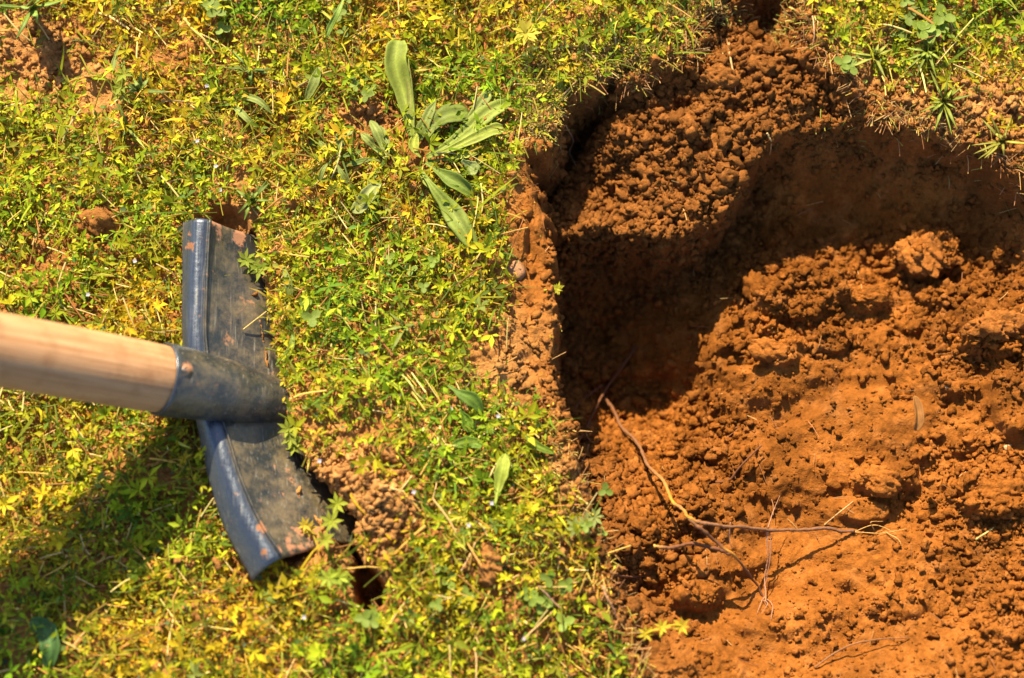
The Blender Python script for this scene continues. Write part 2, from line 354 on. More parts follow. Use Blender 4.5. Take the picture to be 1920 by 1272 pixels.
BARE = [(200,185,80,45,.6),(270,285,60,40,.6),(300,110,60,35,.6),(60,500,60,40,.6),(1700,210,230,48,1.),(1885,285,120,60,1.),(1590,150,80,60,.8),(1840,190,90,50,.6),(460,250,45,30,.5),(330,600,60,30,.4),(1060,860,45,90,.7),(1010,470,52,235,1.),(965,660,80,70,1.),(790,285,40,40,.9),(1000,720,50,50,.8),(70,110,170,90,1.),(690,218,80,38,1.),(990,600,40,150,.95),(985,430,30,180,.95),(1000,250,30,70,.6),(930,680,50,60,.6),(705,960,105,95,1.),(630,890,75,50,1.),(690,1105,45,45,1.),(640,800,60,25,.5),(185,430,60,40,.8),(335,95,50,35,.5),(440,335,50,30,.6),
        (930,1060,60,45,.8),(1050,850,40,90,.6),(1100,1000,40,60,.3),(720,800,70,25,.5),(1640,190,140,40,.75),(1850,200,110,70,.6),(1690,230,230,32,.9),(1850,280,120,40,.7),(1300,60,90,60,.5),(1220,110,100,30,.6),(100,480,60,30,.6),(30,40,80,40,.6),(640,1130,80,50,.5),(1130,1180,60,80,.4)]
def dens(x, y, z):
    px, py = Q(np.stack([x, y, z], -1)); d = np.ones_like(x)
    for cx, cy, rx, ry, s in BARE: d = d*(1-s*np.exp(-(((px-cx)/rx)**2+((py-cy)/ry)**2)**1.5))
    return d*(.6+.4*sm(fbm(x, y, .03, 401, 3)*1.6+.6))
def scatter(n, ring=True, off=.002):
    x = rng.uniform(X0, X1, n); y = rng.uniform(Y0, Y1, n); z = H(x, y)
    ok = (S(SA, x, y) < -off) & (pdist(x, y, crack, crack_w) > 1.25)
    # keep clear of the spade blade
    bl = P(np.array([425, 440, 470, 560]), np.array([430, 640, 800, 1010]), .0)[:, :2]; ok &= pdist(x, y, bl, [.0135, .016, .018, .016]) > 1
    ok &= rng.random(n) < dens(x, y, z)
    return x[ok], y[ok], z[ok]
def hue(c, x, y):
    "drifts of yellower and of greener growth"
    k = np.clip(fbm(x, y, .055, 451, 4)*2.2+.05, -1, 1)[:, None]
    return np.clip(np.where(k > 0, c*(1-k)+c*k*np.array([1.35, .96, 1.0]), c*(1+k)-k*c*np.array([.70, .95, .9])), .003, .8)
veg = Bag()
def whorls(x, y, z, size, pal_w, hgt):
    n = len(x); k = rng.integers(5, 8, n); idx = np.repeat(np.arange(n), k); j = np.concatenate([np.arange(q) for q in k]); kk = k[idx]
    yaw0 = rng.uniform(0, 6.28, n); tx = rng.normal(0, .3, n); ty = rng.normal(0, .3, n); pt = rng.uniform(.0, .75, n)
    yaw = yaw0[idx]+2*np.pi*j/kk+rng.normal(0, .12, len(idx))
    Rm = rots(yaw, pt[idx]+rng.normal(0, .12, len(idx)), rng.normal(0, .25, len(idx)))
    tl = rots(yaw0, tx, ty); tl = tl @ np.transpose(rots(yaw0, 0*tx, 0*ty), (0, 2, 1)); Rm = tl[idx] @ Rm; drop = rng.random(len(idx)) < (.10+.4*rng.random(n))[idx]; idx = idx[~drop]; Rm = Rm[~drop]
    base = hue(pick(GREEN, pal_w, n, .17), x, y)
    sz = (size*rng.uniform(.65, 1.25, n))[idx]*rng.uniform(.55, 1.3, len(idx))
    pos = np.stack([x, y, z+hgt], 1)[idx]
    sc3 = np.stack([sz, sz*rng.uniform(.9, 1.5, len(idx)), sz], 1)
    veg.add(*batch(LANCE, LANCE_F, pos, Rm, sc3, base[idx]*(1+.1*rng.standard_normal((len(idx), 1)))))
for N_, size, h0, h1, wts in ((19000, .0034, .0005, .004, (2, 3, 4, 2, 3, .3)), (11000, .0046, .002, .008, (3, 4, 4, 1.6, 1.2, .4)), (2000, .0062, .006, .011, (4, 4, 3, 1.2, .6, .5))):
    x, y, z = scatter(N_); whorls(x, y, z, size, wts, rng.uniform(h0, h1, len(x)))
# trailing stems
x, y, z = scatter(13000); n = len(x)
ST = np.array([[0, .5, 0], [0, -.5, 0], [.33, .5, .07], [.33, -.5, .07], [.66, .5, .05], [.66, -.5, .05], [1, .5, 0], [1, -.5, 0], [0, 0, .8*.05], [.33, 0, .12], [.66, 0, .10], [1, 0, .04]])
ST_F = np.array([[0, 8, 9], [0, 9, 2], [8, 1, 3], [8, 3, 9], [2, 9, 10], [2, 10, 4], [9, 3, 5], [9, 5, 10], [4, 10, 11], [4, 11, 6], [10, 5, 7], [10, 7, 11]])
ln = rng.uniform(.004, .018, n)
veg.add(*batch(ST, ST_F, np.stack([x, y, z+rng.uniform(.001, .005, n)], 1), rots(rng.uniform(0, 6.28, n), rng.normal(.1, .22, n), rng.normal(0, .3, n)), np.stack([ln, rng.uniform(.0004, .0009, n), ln], 1), pick([(.30,.27,.03), (.42,.29,.05), (.17,.19,.02), (.36,.16,.05)], (4, 2.5, 3, 1), n)))
# single leaflets in every attitude, filling in between the whorls
x, y, z = scatter(52000); n = len(x); s_ = rng.uniform(.0018, .0056, n)
veg.add(*batch(LANCE, LANCE_F, np.stack([x, y, z+rng.uniform(.0005, .009, n)], 1), rots(rng.uniform(0, 6.28, n), rng.normal(.15, .45, n), rng.normal(0, .55, n)), np.stack([s_, s_*rng.uniform(.8, 1.9, n), s_], 1), hue(pick(GREEN, (3, 4, 4, 1.5, 2, .4), n, .2), x, y)))
# small rounded leaves
x, y, z = scatter(6000); n = len(x); s_ = rng.uniform(.0014, .0036, n)
veg.add(*batch(ROUND, ROUND_F, np.stack([x, y, z+rng.uniform(.001, .007, n)], 1), rots(rng.uniform(0, 6.28, n), rng.normal(.1, .35, n), rng.normal(0, .35, n)), s_, pick([(.12,.18,.03), (.19,.22,.03), (.42,.30,.03), (.13,.17,.07)], (3, 3, 2, 1), n)))
tag(veg.build('ground_cover', M_veg), kind='stuff', label='low matted green and yellow whorled weeds covering the turf around the hole')
# grass blades
gr = Bag(); x, y, z = scatter(13000); n = len(x); ln = rng.gamma(3, .0028, n)+.004
gr.add(*batch(BL, BL_F, np.stack([x, y, z+.001], 1), rots(rng.uniform(0, 6.28, n), rng.uniform(.05, .9, n), rng.normal(0, .35, n)), np.stack([ln, np.where(rng.random(n) < .8, rng.uniform(.0004, .0010, n), rng.uniform(.001, .002, n)), ln], 1), hue(pick([(.17,.23,.02), (.30,.33,.02), (.09,.14,.02), (.50,.42,.07), (.40,.38,.02)], (3, 4, 1.5, 2, 3), n), x, y)))
tag(gr.build('grass', M_veg), kind='stuff')
# dry orange and straw bits, everywhere on the turf
dr = Bag(); x, y, z = scatter(42000, off=-.004); n = len(x); s_ = rng.uniform(.0010, .0032, n)
dr.add(*batch(LANCE, LANCE_F, np.stack([x, y, z+rng.uniform(.0005, .0075, n)], 1), rots(rng.uniform(0, 6.28, n), rng.normal(.1, .5, n), rng.normal(0, .6, n)), np.stack([s_, s_*rng.uniform(.8, 2, n), s_*2], 1), pick([(.52,.36,.03), (.46,.21,.02), (.30,.10,.02), (.55,.42,.14), (.46,.38,.04)], (4, 2.4, 1.6, 1.5, 3), n)))
x, y, z = scatter(3800, off=-.002); n = len(x); ln = rng.uniform(.008, .022, n)
dr.add(*batch(ST, ST_F, np.stack([x, y, z+rng.uniform(.001, .006, n)], 1), rots(rng.uniform(0, 6.28, n), rng.normal(.02, .16, n), rng.normal(0, .3, n)), np.stack([ln, rng.uniform(.0004, .0008, n), ln], 1), pick([(.52,.38,.14), (.50,.30,.07), (.34,.14,.04)], (3, 2, 1), n)))
tag(dr.build('dry_litter', M_dry), kind='stuff')
# dry moss with fine roots along the upper rim of the hole
ms = Bag()
for cx, cy, sx, sy, cnt in ((1010,190,34,48,2600),(1080,130,60,30,1900),(1180,100,70,28,1700),(1270,50,50,40,1200),(1020,245,16,18,600),(1340,10,70,20,500),(1480,40,25,30,300),(1690,215,130,22,250),(1040,850,22,60,250),(1085,960,20,50,200)):
    px = rng.normal(cx, sx*.6, cnt); py = rng.normal(cy, sy*.6, cnt); p = P(px, py); x, y = p[:, 0], p[:, 1]; z = H(x, y); ok = z > -.028; x, y, z = x[ok], y[ok], z[ok]; n = len(x)
    ln = rng.uniform(.002, .007, n)
    ms.add(*batch(ST, ST_F, np.stack([x, y, z], 1), rots(rng.uniform(0, 6.28, n), rng.uniform(0, 1.1, n), rng.normal(0, .5, n)), np.stack([ln, rng.uniform(.0003, .00055, n), ln], 1), pick([(.40,.27,.06), (.30,.24,.04), (.24,.12,.04), (.40,.27,.10), (.2,.2,.03)], (3, 2, 2, 2, 1.2), n)))
tag(ms.build('dry_moss', M_dry), kind='stuff')

# ------------------------------------------------------------------ soil crumbs and clods
def ico(sub):
    import bmesh
    bm = bmesh.new(); bmesh.ops.create_icosphere(bm, subdivisions=sub, radius=1); V = np.array([v.co[:] for v in bm.verts]); F = np.array([[v.index for v in f.verts] for f in bm.faces]); bm.free(); return V, F
I1, I2, I3, I4 = ico(1), ico(2), ico(4), ico(5)
def n3(V, sc_, seed): return (fbm(V[:, 0]+V[:, 2]*.7, V[:, 1]-V[:, 2]*.6, sc_, seed, 3)+fbm(V[:, 2]+3, V[:, 0]*.8+V[:, 1]*.4, sc_, seed+5, 3))
cb = Bag()
def crumbs(x, y, r, big=False, col=None, sink=.25):
    z = H(x, y); pp = Q(np.stack([x, y, z], -1)); strip = (np.exp(-(((pp[0]-1003)/44)**2+((pp[1]-470)/240)**2)**2) > .25) & (z > -.03); k = ~(strip & (rng.random(len(x)) < .86)); x, y, r, z = x[k], y[k], r[k], z[k]; n = len(x)
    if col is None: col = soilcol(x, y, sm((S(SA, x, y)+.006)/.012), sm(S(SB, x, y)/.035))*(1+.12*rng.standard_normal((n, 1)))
    var = rng.integers(0, 6, n)
    for k in range(6):
        q = (var == k) & (r > .0014); q2 = (var == k) & (r <= .0014)
        if q2.any():
            V, F = I1; T = V*np.clip(1+.9*n3(V, .7, 800+k*7), .4, 1.8)[:, None]; m_ = q2.sum()
            cb.add(*batch(T, F, np.stack([x[q2], y[q2], z[q2]+r[q2]*sink], 1), rots(rng.uniform(0, 6.28, m_), rng.uniform(-1.5, 1.5, m_), rng.uniform(0, 6.28, m_)), r[q2][:, None]*rng.uniform(.7, 1.3, (m_, 3)), np.clip(col[q2], .004, .8)))
        if not q.any(): continue
        V, F = I2; T = V*np.clip(1+.5*n3(V, 1.1, 700+k*7)+1.1*n3(V, .45, 760+k*7), .35, 1.9)[:, None]
        m_ = q.sum(); rr = r[q][:, None]*rng.uniform(.7, 1.25, (m_, 3))
        cb.add(*batch(T, F, np.stack([x[q], y[q], z[q]+r[q]*sink], 1), rots(rng.uniform(0, 6.28, m_), rng.uniform(-1.5, 1.5, m_), rng.uniform(0, 6.28, m_)), rr, np.clip(col[q], .004, .8)))
def zone(cx, cy, sx, sy, n, zref, rmin, rmax, big=False):
    px = rng.normal(cx, sx, n); py = rng.normal(cy, sy, n); p = P(px, py, zref/1000); r = rmin+(rmax-rmin)*rng.random(n)**2.6
    crumbs(p[:, 0], p[:, 1], r, big)
x = rng.uniform(-.05, .29, 60000); y = rng.uniform(-.19, .22, 60000); mo = (S(SA, x, y) > .0) & (rng.random(60000) < np.clip((S(SA, x, y) > .0)*(1-S(TB, x, y))*.35+.22, 0, 1)); mo &= rng.random(60000) < .55+.45*(H(x, y) > -.035)
x, y = x[mo], y[mo]; crumbs(x, y, np.where(rng.random(len(x)) < .8, .0004+.0006*rng.random(len(x)), .0008+.0016*rng.random(len(x))**2))
zone(1250, 300, 100, 85, 4400, -16, .0005, .0026)
zone(1330, 300, 60, 60, 110, -14, .002, .0044); zone(1200, 380, 60, 45, 90, -20, .002, .0042); zone(1440, 130, 50, 40, 80, -8, .002, .004)
zone(1180, 900, 75, 110, 2600, -50, .0007, .0030); zone(1170, 920, 60, 90, 120, -45, .0018, .0038)
zone(1250, 820, 90, 60, 1300, -60, .0006, .0024); zone(1080, 500, 40, 130, 2200, -50, .0007, .003); zone(1860, 600, 80, 80, 1000, -40, .0006, .0026); zone(1860, 920, 70, 60, 800, -34, .0006, .0026); zone(1480, 570, 90, 60, 900, -55, .0006, .0024); zone(1880, 1140, 60, 80, 600, -28, .0006, .0024)
zone(1200, 480, 70, 22, 1500, -45, .0006, .0026); zone(1500, 260, 220, 22, 700, -16, .0004, .002)
zone(1740, 480, 60, 40, 500, -45, .0006, .0026)
for cx, cy, sx, sy, n in ((1034,480,5,150,500),(1040,840,16,70,900),(700,960,45,50,1300),(620,890,30,25,450),(185,430,30,22,260),(690,215,40,18,200),(70,110,90,50,500),(1650,190,110,25,1100),(1850,240,60,40,600),(1440,60,60,50,1200),(1350,90,60,60,700),(990,640,20,60,500),(1150,1150,30,70,500),(930,1060,30,25,200),(1920,330,30,25,200)):
    px = rng.normal(cx, sx, n); py = rng.normal(cy, sy, n); p = P(px, py); ok = H(p[:, 0], p[:, 1]) > -.03; crumbs(p[ok, 0], p[ok, 1], .0004+.0020*rng.random(ok.sum())**3.2)
x = rng.uniform(-.28, .29, 9000); y = rng.uniform(-.18, .22, 9000); d_ = -S(SA, x, y); ok = (d_ > 0) & (rng.random(9000) < .07+.5*np.exp(-d_/.02)+.3*np.exp(-pdist(x, y, crack, crack_w)/6)); x, y = x[ok], y[ok]
crumbs(x, y, .0004+.0016*rng.random(len(x))**3, sink=3.0)
tag(cb.build('soil_crumbs', M_soil, smooth=True), kind='stuff')

def lump(name, px, py, rx, ry, rz, label, cat, seed, m=M_soil, col=None, group=None, rough=.24, sink=.15, sub=I4):
    c = G(px, py)[0]; k = .000271; V, F = (I3 if (sub is I4 and rx < 33) else sub)
    r = np.clip(1+.6*n3(V, .9, seed)+rough*.8*n3(V, .33, seed+50)+rough*1.0*n3(V, .13, seed+80), .4, 1.6); g = 0
    T = V*(r+g)[:, None]*np.array([rx*k, ry*k, rz*k]); T[:, 2] += rz*k*sink
    if col is None:
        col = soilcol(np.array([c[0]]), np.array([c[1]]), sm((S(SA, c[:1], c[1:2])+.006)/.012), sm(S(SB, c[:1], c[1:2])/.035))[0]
    cc = np.array(col)[None]*(1+.18*n3(V, .4, seed+9))[:, None]
    o = mesh(name, T+c, F, m, np.clip(cc, .004, .8), origin=c); return tag(o, label, cat, group)
for i, a in enumerate([
    (190,418,32,26,24,'reddish brown soil lump on the turf above the spade blade, left of its top corner'),
    (75,468,22,18,16,'small soil lump among weeds near the left edge above the handle'),
    (912,1058,40,36,30,'large shaded soil lump in the turf right of the crack, below the broad pale leaf'),
    (905,795,24,22,18,'soil lump between small weeds beside the dark curled leaf near the hole rim'),
    (735,850,22,18,16,'squarish tan soil lump half buried right of the lower spade blade'),
    (522,712,13,12,12,'orange crumb of soil stuck against the end of the spade socket'),
    (1740,472,50,38,14,'big rounded red clod at the top of the sunlit hole floor'),
    (1862,612,46,30,20,'red clod at the right edge of the hole floor'),
    (1870,930,54,34,20,'wide red clod casting a shadow at the right edge, lower hole floor'),
    (1640,905,36,22,18,'flat red clod right of the roots on the hole floor'),
    (1450,655,40,22,20,'lit red clod just outside the shadow in the middle of the hole'),
    (1420,545,24,28,22,'upright red clod standing at the corner of the shadow'),
    (1620,560,40,20,18,'low red clod below the big rounded clod'),
    (1205,905,18,16,14,'rounded red clod left of the yellow scraped root'),
    (1238,1000,22,17,15,'rounded red clod left of the lower forked root'),
    (1195,985,17,14,13,'smaller rounded red clod at the foot of the turf edge'),
    (1180,1140,20,17,14,'pale round clod beside the yellow sprig at the lower rim'),
    (1650,72,38,26,22,'reddish soil lump in the upper right turf beside clover'),
    (1540,250,18,14,12,'lit crumbly clod on the top rim of the hole'),
    (1250,205,30,24,20,'lit crumbly clod at the top of the loose soil heap'),
    (1340,150,34,22,20,'broad lit clod near the dry stalk on the loose soil heap')]):
    lump('soil_clod', a[0], a[1], a[2], a[3], a[4], a[5], 'soil clod', 900+i*31)
lump('pebble', 1086, 294, 17, 12, 11, 'smooth brown pebble in the shaded gap beside the turf edge', 'pebble', 31, M_stone, (.16,.075,.04), rough=.03, sub=I2)
lump('pebble', 958, 507, 21, 17, 6, 'flat pale pink stone set in the top of the turf edge', 'pebble', 32, M_stone, (.24,.11,.045), rough=.05, sub=I2)
lump('pebble', 1890, 838, 8, 7, 6, 'tiny pale stone on the hole floor near the right edge', 'pebble', 33, M_stone, (.45,.30,.15), rough=.03, sub=I2)
lump('pebble', 1776, 725, 6, 5, 4, 'tiny pale grain above the tan flake on the hole floor', 'pebble', 34, M_stone, (.5,.35,.18), rough=.03, sub=I2)

# ------------------------------------------------------------------ roots
BR = (.125, .045, .018); YE = (.42, .20, .018); PK = (.18, .078, .032)
def root(label, pts, radius, col=BR, name='root', n=60, m=M_root, taper=(1, .5), wig=.4, seed=0, cols=None, parent=None, group=None, cat='root', sides=7):
    p = np.array(pts, float); W = G(p[:, 0], p[:, 1], p[:, 2]/1000); r = np.random.default_rng(seed)
    path = spline(W, n); path += fbm(np.arange(n)*.1, np.zeros(n)+seed, .9, seed, 3)[:, None]*np.array([1, .6, .6])*radius*wig*3
    rad = radius*np.linspace(taper[0], taper[1], n)*(1+.12*r.standard_normal(n))
    c = np.tile(col, (n, 1)) if cols is None else np.array([np.interp(np.linspace(0, 1, n), cols[0], [q[k] for q in cols[1]]) for k in range(3)]).T
    o = tube(name, path, rad, m, c, sides=sides, wob=.12, seed=seed, origin=None if parent is not None else path[0], parent=parent)
    if parent is None: tag(o, label, cat, group)
    return o
rt = thing('forked_root', (0, 0, 0), 'long brown forked root with a yellow scraped stretch crossing the hole floor', 'root')
rt.location = [float(v) for v in G(1620, 996)[0]]; off = np.array(rt.location)
def rpart(name, pts, radius, **k):
    o = root('', pts, radius, name=name, parent=rt, **k); o.location = -Vector(off); return o
rpart('main_stem', [(1128,738,4),(1150,775,12),(1185,820,18),(1225,880,24),(1262,935,31),(1290,970,34),(1350,985,31),(1420,993,26),(1490,995,19),(1550,992,10),(1600,998,2)], .00108, n=150, taper=(.9, .8), seed=3, wig=.5,
      cols=((0, .28, .36, .41, .44, .50, .54, 1), (BR, PK, (.32,.14,.03), YE, (.26,.11,.04), YE, PK, (.15,.065,.032))))
rpart('side_root', [(1288,968,34),(1312,992,31),(1340,1015,28),(1372,1036,24),(1400,1070,12),(1418,1095,5),(1432,1118,0)], .00105, seed=5, cols=((0, .4, .5, .6, 1), (PK, BR, (.5,.22,.03), PK, BR)))
rpart('side_root', [(1226,1024,22),(1260,1026,24),(1300,1020,26),(1340,1028,25),(1372,1038,24)], .00105, seed=6, taper=(.8, 1), cols=((0, .15, .3, 1), ((.5,.25,.05), PK, BR, BR)))
rpart('rootlet', [(1438,994,24),(1440,1040,14),(1434,1085,6),(1436,1135,1)], .00048, seed=8, col=(.33,.16,.09))
rpart('rootlet', [(1441,994,24),(1446,1030,16),(1438,1080,8),(1430,1125,1)], .0003, seed=9, col=(.33,.16,.09))
for i, q in enumerate([[(1436,1118,3),(1428,1128,5),(1420,1150,2)],[(1436,1122,3),(1448,1134,5),(1446,1162,2)],[(1430,1125,4),(1440,1132,6),(1428,1150,3)],[(1600,998,2),(1650,1000,3),(1700,992,2)],[(1600,998,2),(1640,985,4),(1680,1000,2)],[(1660,998,2),(1685,1012,3),(1692,1030,1)],[(1640,995,3),(1632,980,5),(1655,978,3)],[(1370,980,28),(1368,1010,22),(1372,1028,18)],[(1440,990,26),(1450,960,22),(1462,930,17)]]):
    rpart('rootlet', q, .00030, seed=20+i, n=24, col=(.45,.24,.07) if i in (3, 4, 5, 6) else (.33,.16,.09), sides=5)
rt2 = [
 ('dark forked root leaning from the shaded wall down to the foot of the turf', [(1192,650,2),(1165,690,6),(1140,725,9),(1115,770,8),(1095,810,4),(1078,838,1)], .0009, BR),
 ('thin dark root branching left across the shaded corner beside the turf edge', [(1130,722,10),(1105,740,9),(1085,755,6),(1072,780,2)], .0007, BR),
 ('short thin reddish rootlet hanging from the left shaded corner of the hole', [(1108,795,8),(1100,815,8),(1112,835,6),(1120,850,2)], .0006, PK),
 ('short vertical rootlet in front of the turf edge above the loose crumbs', [(1104,835,9),(1094,860,8),(1085,890,3)], .0006, PK),
 ('bent brown twig lying alone above the long root', [(1300,892,1),(1330,903,3),(1366,901,5),(1385,880,7),(1408,855,9),(1430,834,10)], .00085, BR),
 ('short straight brown root at the foot of the lower turf edge', [(1150,1078,3),(1185,1082,4),(1224,1080,3)], .0007, BR),
 ('long thin pale root arching across the bottom right of the hole floor', [(1528,1252,2),(1560,1228,5),(1600,1208,7),(1650,1198,7),(1706,1195,2)], .00055, PK),
 ('thin brown stem sticking out of the turf edge at the lower rim', [(1128,1098,6),(1140,1125,7),(1160,1160,3)], .0008, (.36,.18,.09)),
 ('fine pale root hair on the floor above the right end of the long root', [(1545,985,1),(1575,960,3),(1600,940,2)], .0004, (.5,.3,.12)),
 ('thin dry pale stalk hanging down over the loose soil heap', [(1366,82,4),(1372,120,6),(1376,150,5),(1379,176,2)], .0006, (.42,.24,.10)),
 ('pale dry stem standing at the upper rim left of the clover', [(1524,30,6),(1526,60,6),(1524,88,2)], .0005, (.45,.25,.12)),
 ('curled pale root hanging from the right tip of the soil heap', [(1438,250,5),(1446,268,5),(1444,290,1)], .0005, (.45,.3,.12)),
 ('wiry root hanging in the shaded gap behind the turf edge', [(1060,235,10),(1075,262,12),(1068,285,10),(1080,310,6)], .0004, (.3,.16,.08)),
]
for i, (lb, pts, r_, c_) in enumerate(rt2): root(lb, pts, r_, c_, seed=60+i, n=36)
root('pale dry straw lying across the turf just above the curved leaf', [(915,905,8),(925,880,9),(935,860,7)], .0005, (.5,.4,.15), name='straw', cat='straw', n=16, seed=90, m=M_dry)
root('forked pale straw on the hole floor near the right edge', [(1830,1012,3),(1848,1000,4),(1870,985,3)], .0006, (.55,.42,.14), name='straw', cat='straw', n=16, seed=91, m=M_dry)
root('brown stem lying on the lower turf among clover near the rim', [(1010,1098,8),(1030,1120,8),(1052,1142,6)], .0007, (.35,.2,.12), name='straw_stalk', cat='stem', n=20, seed=92, m=M_dry)
root('long diagonal orange stem across the turf right of the lower blade', [(800,985,7),(770,1010,8),(730,1050,6)], .0008, (.5,.26,.05), name='straw_stalk', cat='stem', n=24, seed=93, m=M_dry)
root('pale vertical stem at the bottom edge of the turf', [(890,1215,8),(893,1245,9),(892,1280,8)], .0006, (.5,.32,.14), name='straw_stalk', cat='stem', n=20, seed=94, m=M_dry)
root('straight straw stem on the turf right of the spade socket', [(755,702,8),(775,730,9),(795,752,7)], .0006, (.5,.42,.12), name='straw', cat='straw', n=20, seed=95, m=M_dry)
root('long tan stem lying diagonally in the upper left turf', [(345,35,9),(372,65,10),(402,105,6)], .0009, (.52,.36,.09), name='straw_stalk', cat='stem', n=24, seed=96, m=M_dry)
fb = Bag(); x = rng.uniform(.04, .3, 260); y = rng.uniform(-.18, .2, 260); ok = (S(SA, x, y) > .004) & (rng.random(260) < .55); x, y = x[ok], y[ok]; n = len(x); ln = rng.uniform(.004, .011, n)
fb.add(*batch(ST, ST_F, np.stack([x, y, H(x, y)+.001], 1), rots(rng.uniform(0, 6.28, n), rng.normal(.1, .2, n), rng.normal(0, .3, n)), np.stack([ln, rng.uniform(.00022, .0004, n), ln], 1), pick([(.42,.24,.09), (.30,.13,.05)], (2, 2), n)))
x = rng.uniform(-.0, .29, 60000); y = rng.uniform(-.18, .22, 60000); q_ = np.abs(S(SA, x, y)-.002); pp = Q(np.stack([x, y, 0*x], -1)); ok = (q_ < .004) & ((rng.random(60000) < .06) | (pp[0] > 1080)) & (H(x, y) > -.03); x, y = x[ok][:1100], y[ok][:1100]; n = len(x); ln = rng.uniform(.003, .011, n)
fb.add(*batch(ST, ST_F, np.stack([x, y, H(x, y)+.001], 1), rots(rng.uniform(0, 6.28, n), rng.normal(.15, .4, n), rng.normal(0, .3, n)), np.stack([ln, rng.uniform(.0002, .0004, n), ln], 1), pick([(.42,.24,.09), (.30,.13,.05), (.45,.34,.06)], (2, 2, 1), n)))
tag(fb.build('root_fibres', M_dry), kind='stuff')

# ------------------------------------------------------------------ broad leaves
def leaf(name, pts, width, col, parent=None, label=None, cat=None, group=None, prof='plantain', veins=3, cup=.25, tip=0, seed=0, lift=None, off=None, twist=0.0):
    p = np.array(pts, float); W = G(p[:, 0], p[:, 1], 0.0); W = P(p[:, 0], p[:, 1], np.maximum(W[:, 2], -.004)+.0015+.75*p[:, 2]/1000)
    W[0, 2] += .003 if prof != 'grass' else 0
    na, nb = 22, 13; path = spline(W, na); t = np.linspace(0, 1, na); v = np.linspace(-1, 1, nb)
    if prof == 'plantain': wd = np.interp(t, [0, .18, .35, .6, .8, .93, 1], [.16, .22, .6, 1, .85, .45, .04])
    elif prof == 'cut': wd = np.interp(t, [0, .2, .45, .7, .92, 1], [.22, .36, .7, .95, .9, .45])
    elif prof == 'grass': wd = np.interp(t, [0, .3, .7, 1], [.7, 1, .75, .05])
    else: wd = np.sqrt(np.clip(1-(2*t-1)**2, .003, 1))
    T_, s, u = frames(path); r = np.random.default_rng(seed)
    if twist: s, u = s*math.cos(twist)+u*math.sin(twist), u*math.cos(twist)-s*math.sin(twist)
    h = width*.000271*.5*wd*(.86 if prof != 'grass' else 1)
    edge_ = 1+.22*fbm(t*9, t*0+seed, 1, seed, 3)[:, None]*np.abs(v)
    up = cup*np.abs(v)**1.3*h[:, None]+np.cos(v*np.pi*veins)[None]*.05*h[:, None]+.10*h[:, None]*fbm(t[:, None]*5+0*v, v[None]*1.5+0*t[:, None], 1, seed+3, 2)
    V = path[:, None]+s[:, None]*(h[:, None]*v[None]*edge_)[..., None]+u[:, None]*up[..., None]
    c = np.array(col)[None, None]*(1+.15*np.cos(v*np.pi*veins)[None, :, None])*(1+.22*np.exp(-(v/.09)**2)[None, :, None])*(1+.25*fbm(t[:, None]*4+0*v, v[None]*2+0*t[:, None], .7, seed+4, 3)[..., None])
    V = V.reshape(-1, 3)
    o = mesh(name, V, grid_faces(na, nb), M_leaf, np.clip(c.reshape(-1, 3), .003, .8), parent, origin=off if off is not None else path[0])
    md = o.modifiers.new('thickness', 'SOLIDIFY'); md.thickness = .00025
    if parent is None: tag(o, label, cat, group)
    return o
GG = (.20, .23, .05); GD = (.13, .17, .025); GY = (.30, .32, .04)
def plant(name, px, py, label, cat, leaves, group=None):
    c = G(px, py)[0]; t = thing(name, [float(v) for v in c], label, cat, group)
    for i, l in enumerate(leaves): leaf('leaf', l[0], l[1], l[2], parent=t, off=c, seed=int(px)+i*7, **(l[3] if len(l) > 3 else {}))
    return t
plant('plantain_weed', 793, 305, 'large plantain weed with long ribbed grey-green leaves at the turf edge', 'weed', [
 ([(772,262,4),(768,225,9),(755,170,14),(742,120,15),(748,76,14)], 54, (.21,.245,.035), dict(prof='cut', veins=2, cup=.35)),
 ([(800,262,4),(815,235,8),(838,218,11),(880,212,9)], 62, (.13,.16,.025), dict(prof='cut', twist=.35)),
 ([(783,262,5),(795,235,9),(806,210,12),(818,188,13)], 26, (.17,.2,.04), dict(prof='grass')),
 ([(775,255,5),(772,215,12),(768,160,15),(766,110,17)], 14, (.24,.24,.05), dict(prof='grass', veins=1)),
 ([(800,298,4),(835,275,9),(870,250,12),(915,212,11),(955,192,8)], 42, (.22,.26,.04), dict(prof='cut')),
 ([(800,300,5),(840,282,10),(885,262,12),(920,246,10),(944,240,8)], 30, (.25,.28,.04), dict(prof='cut', veins=2)),
 ([(850,262,7),(880,225,10),(905,190,10),(922,168,8)], 30, GG, dict(prof='plantain')),
 ([(800,308,4),(850,296,7),(880,288,7),(898,280,5)], 22, GY, dict(prof='cut', veins=2)),
 ([(798,310,4),(828,326,9),(858,345,11),(890,368,7)], 38, (.15,.2,.03), dict(prof='plantain', veins=2, cup=.5)),
 ([(786,318,4),(812,352,10),(840,388,12),(868,430,9),(897,478,5)], 48, (.18,.22,.035), dict(prof='plantain', veins=3)),
 ([(784,322,4),(802,345,8),(824,365,9),(832,376,8)], 12, GY, dict(prof='grass', veins=1)),
 ([(866,305,7),(880,312,8),(896,322,8)], 36, (.26,.3,.09), dict(prof='cut', veins=5)),
 ([(790,300,4),(780,285,9),(776,270,12),(782,250,13)], 24, GY, dict(prof='plantain', veins=2)),
])
plant('plantain_weed', 722, 300, 'small narrow-leaved weed just left of the big plantain', 'weed', [
 ([(728,300,4),(718,275,9),(706,245,12),(694,226,9)], 26, GG), ([(722,302,4),(705,280,8),(690,262,10),(676,250,7)], 20, GG), ([(730,296,4),(728,270,9),(718,250,10),(712,236,8)], 18, GG),
 ([(716,305,4),(690,300,7),(665,306,7),(640,312,4)], 16, GD), ([(722,310,4),(705,325,7),(690,345,6)], 15, GD)])
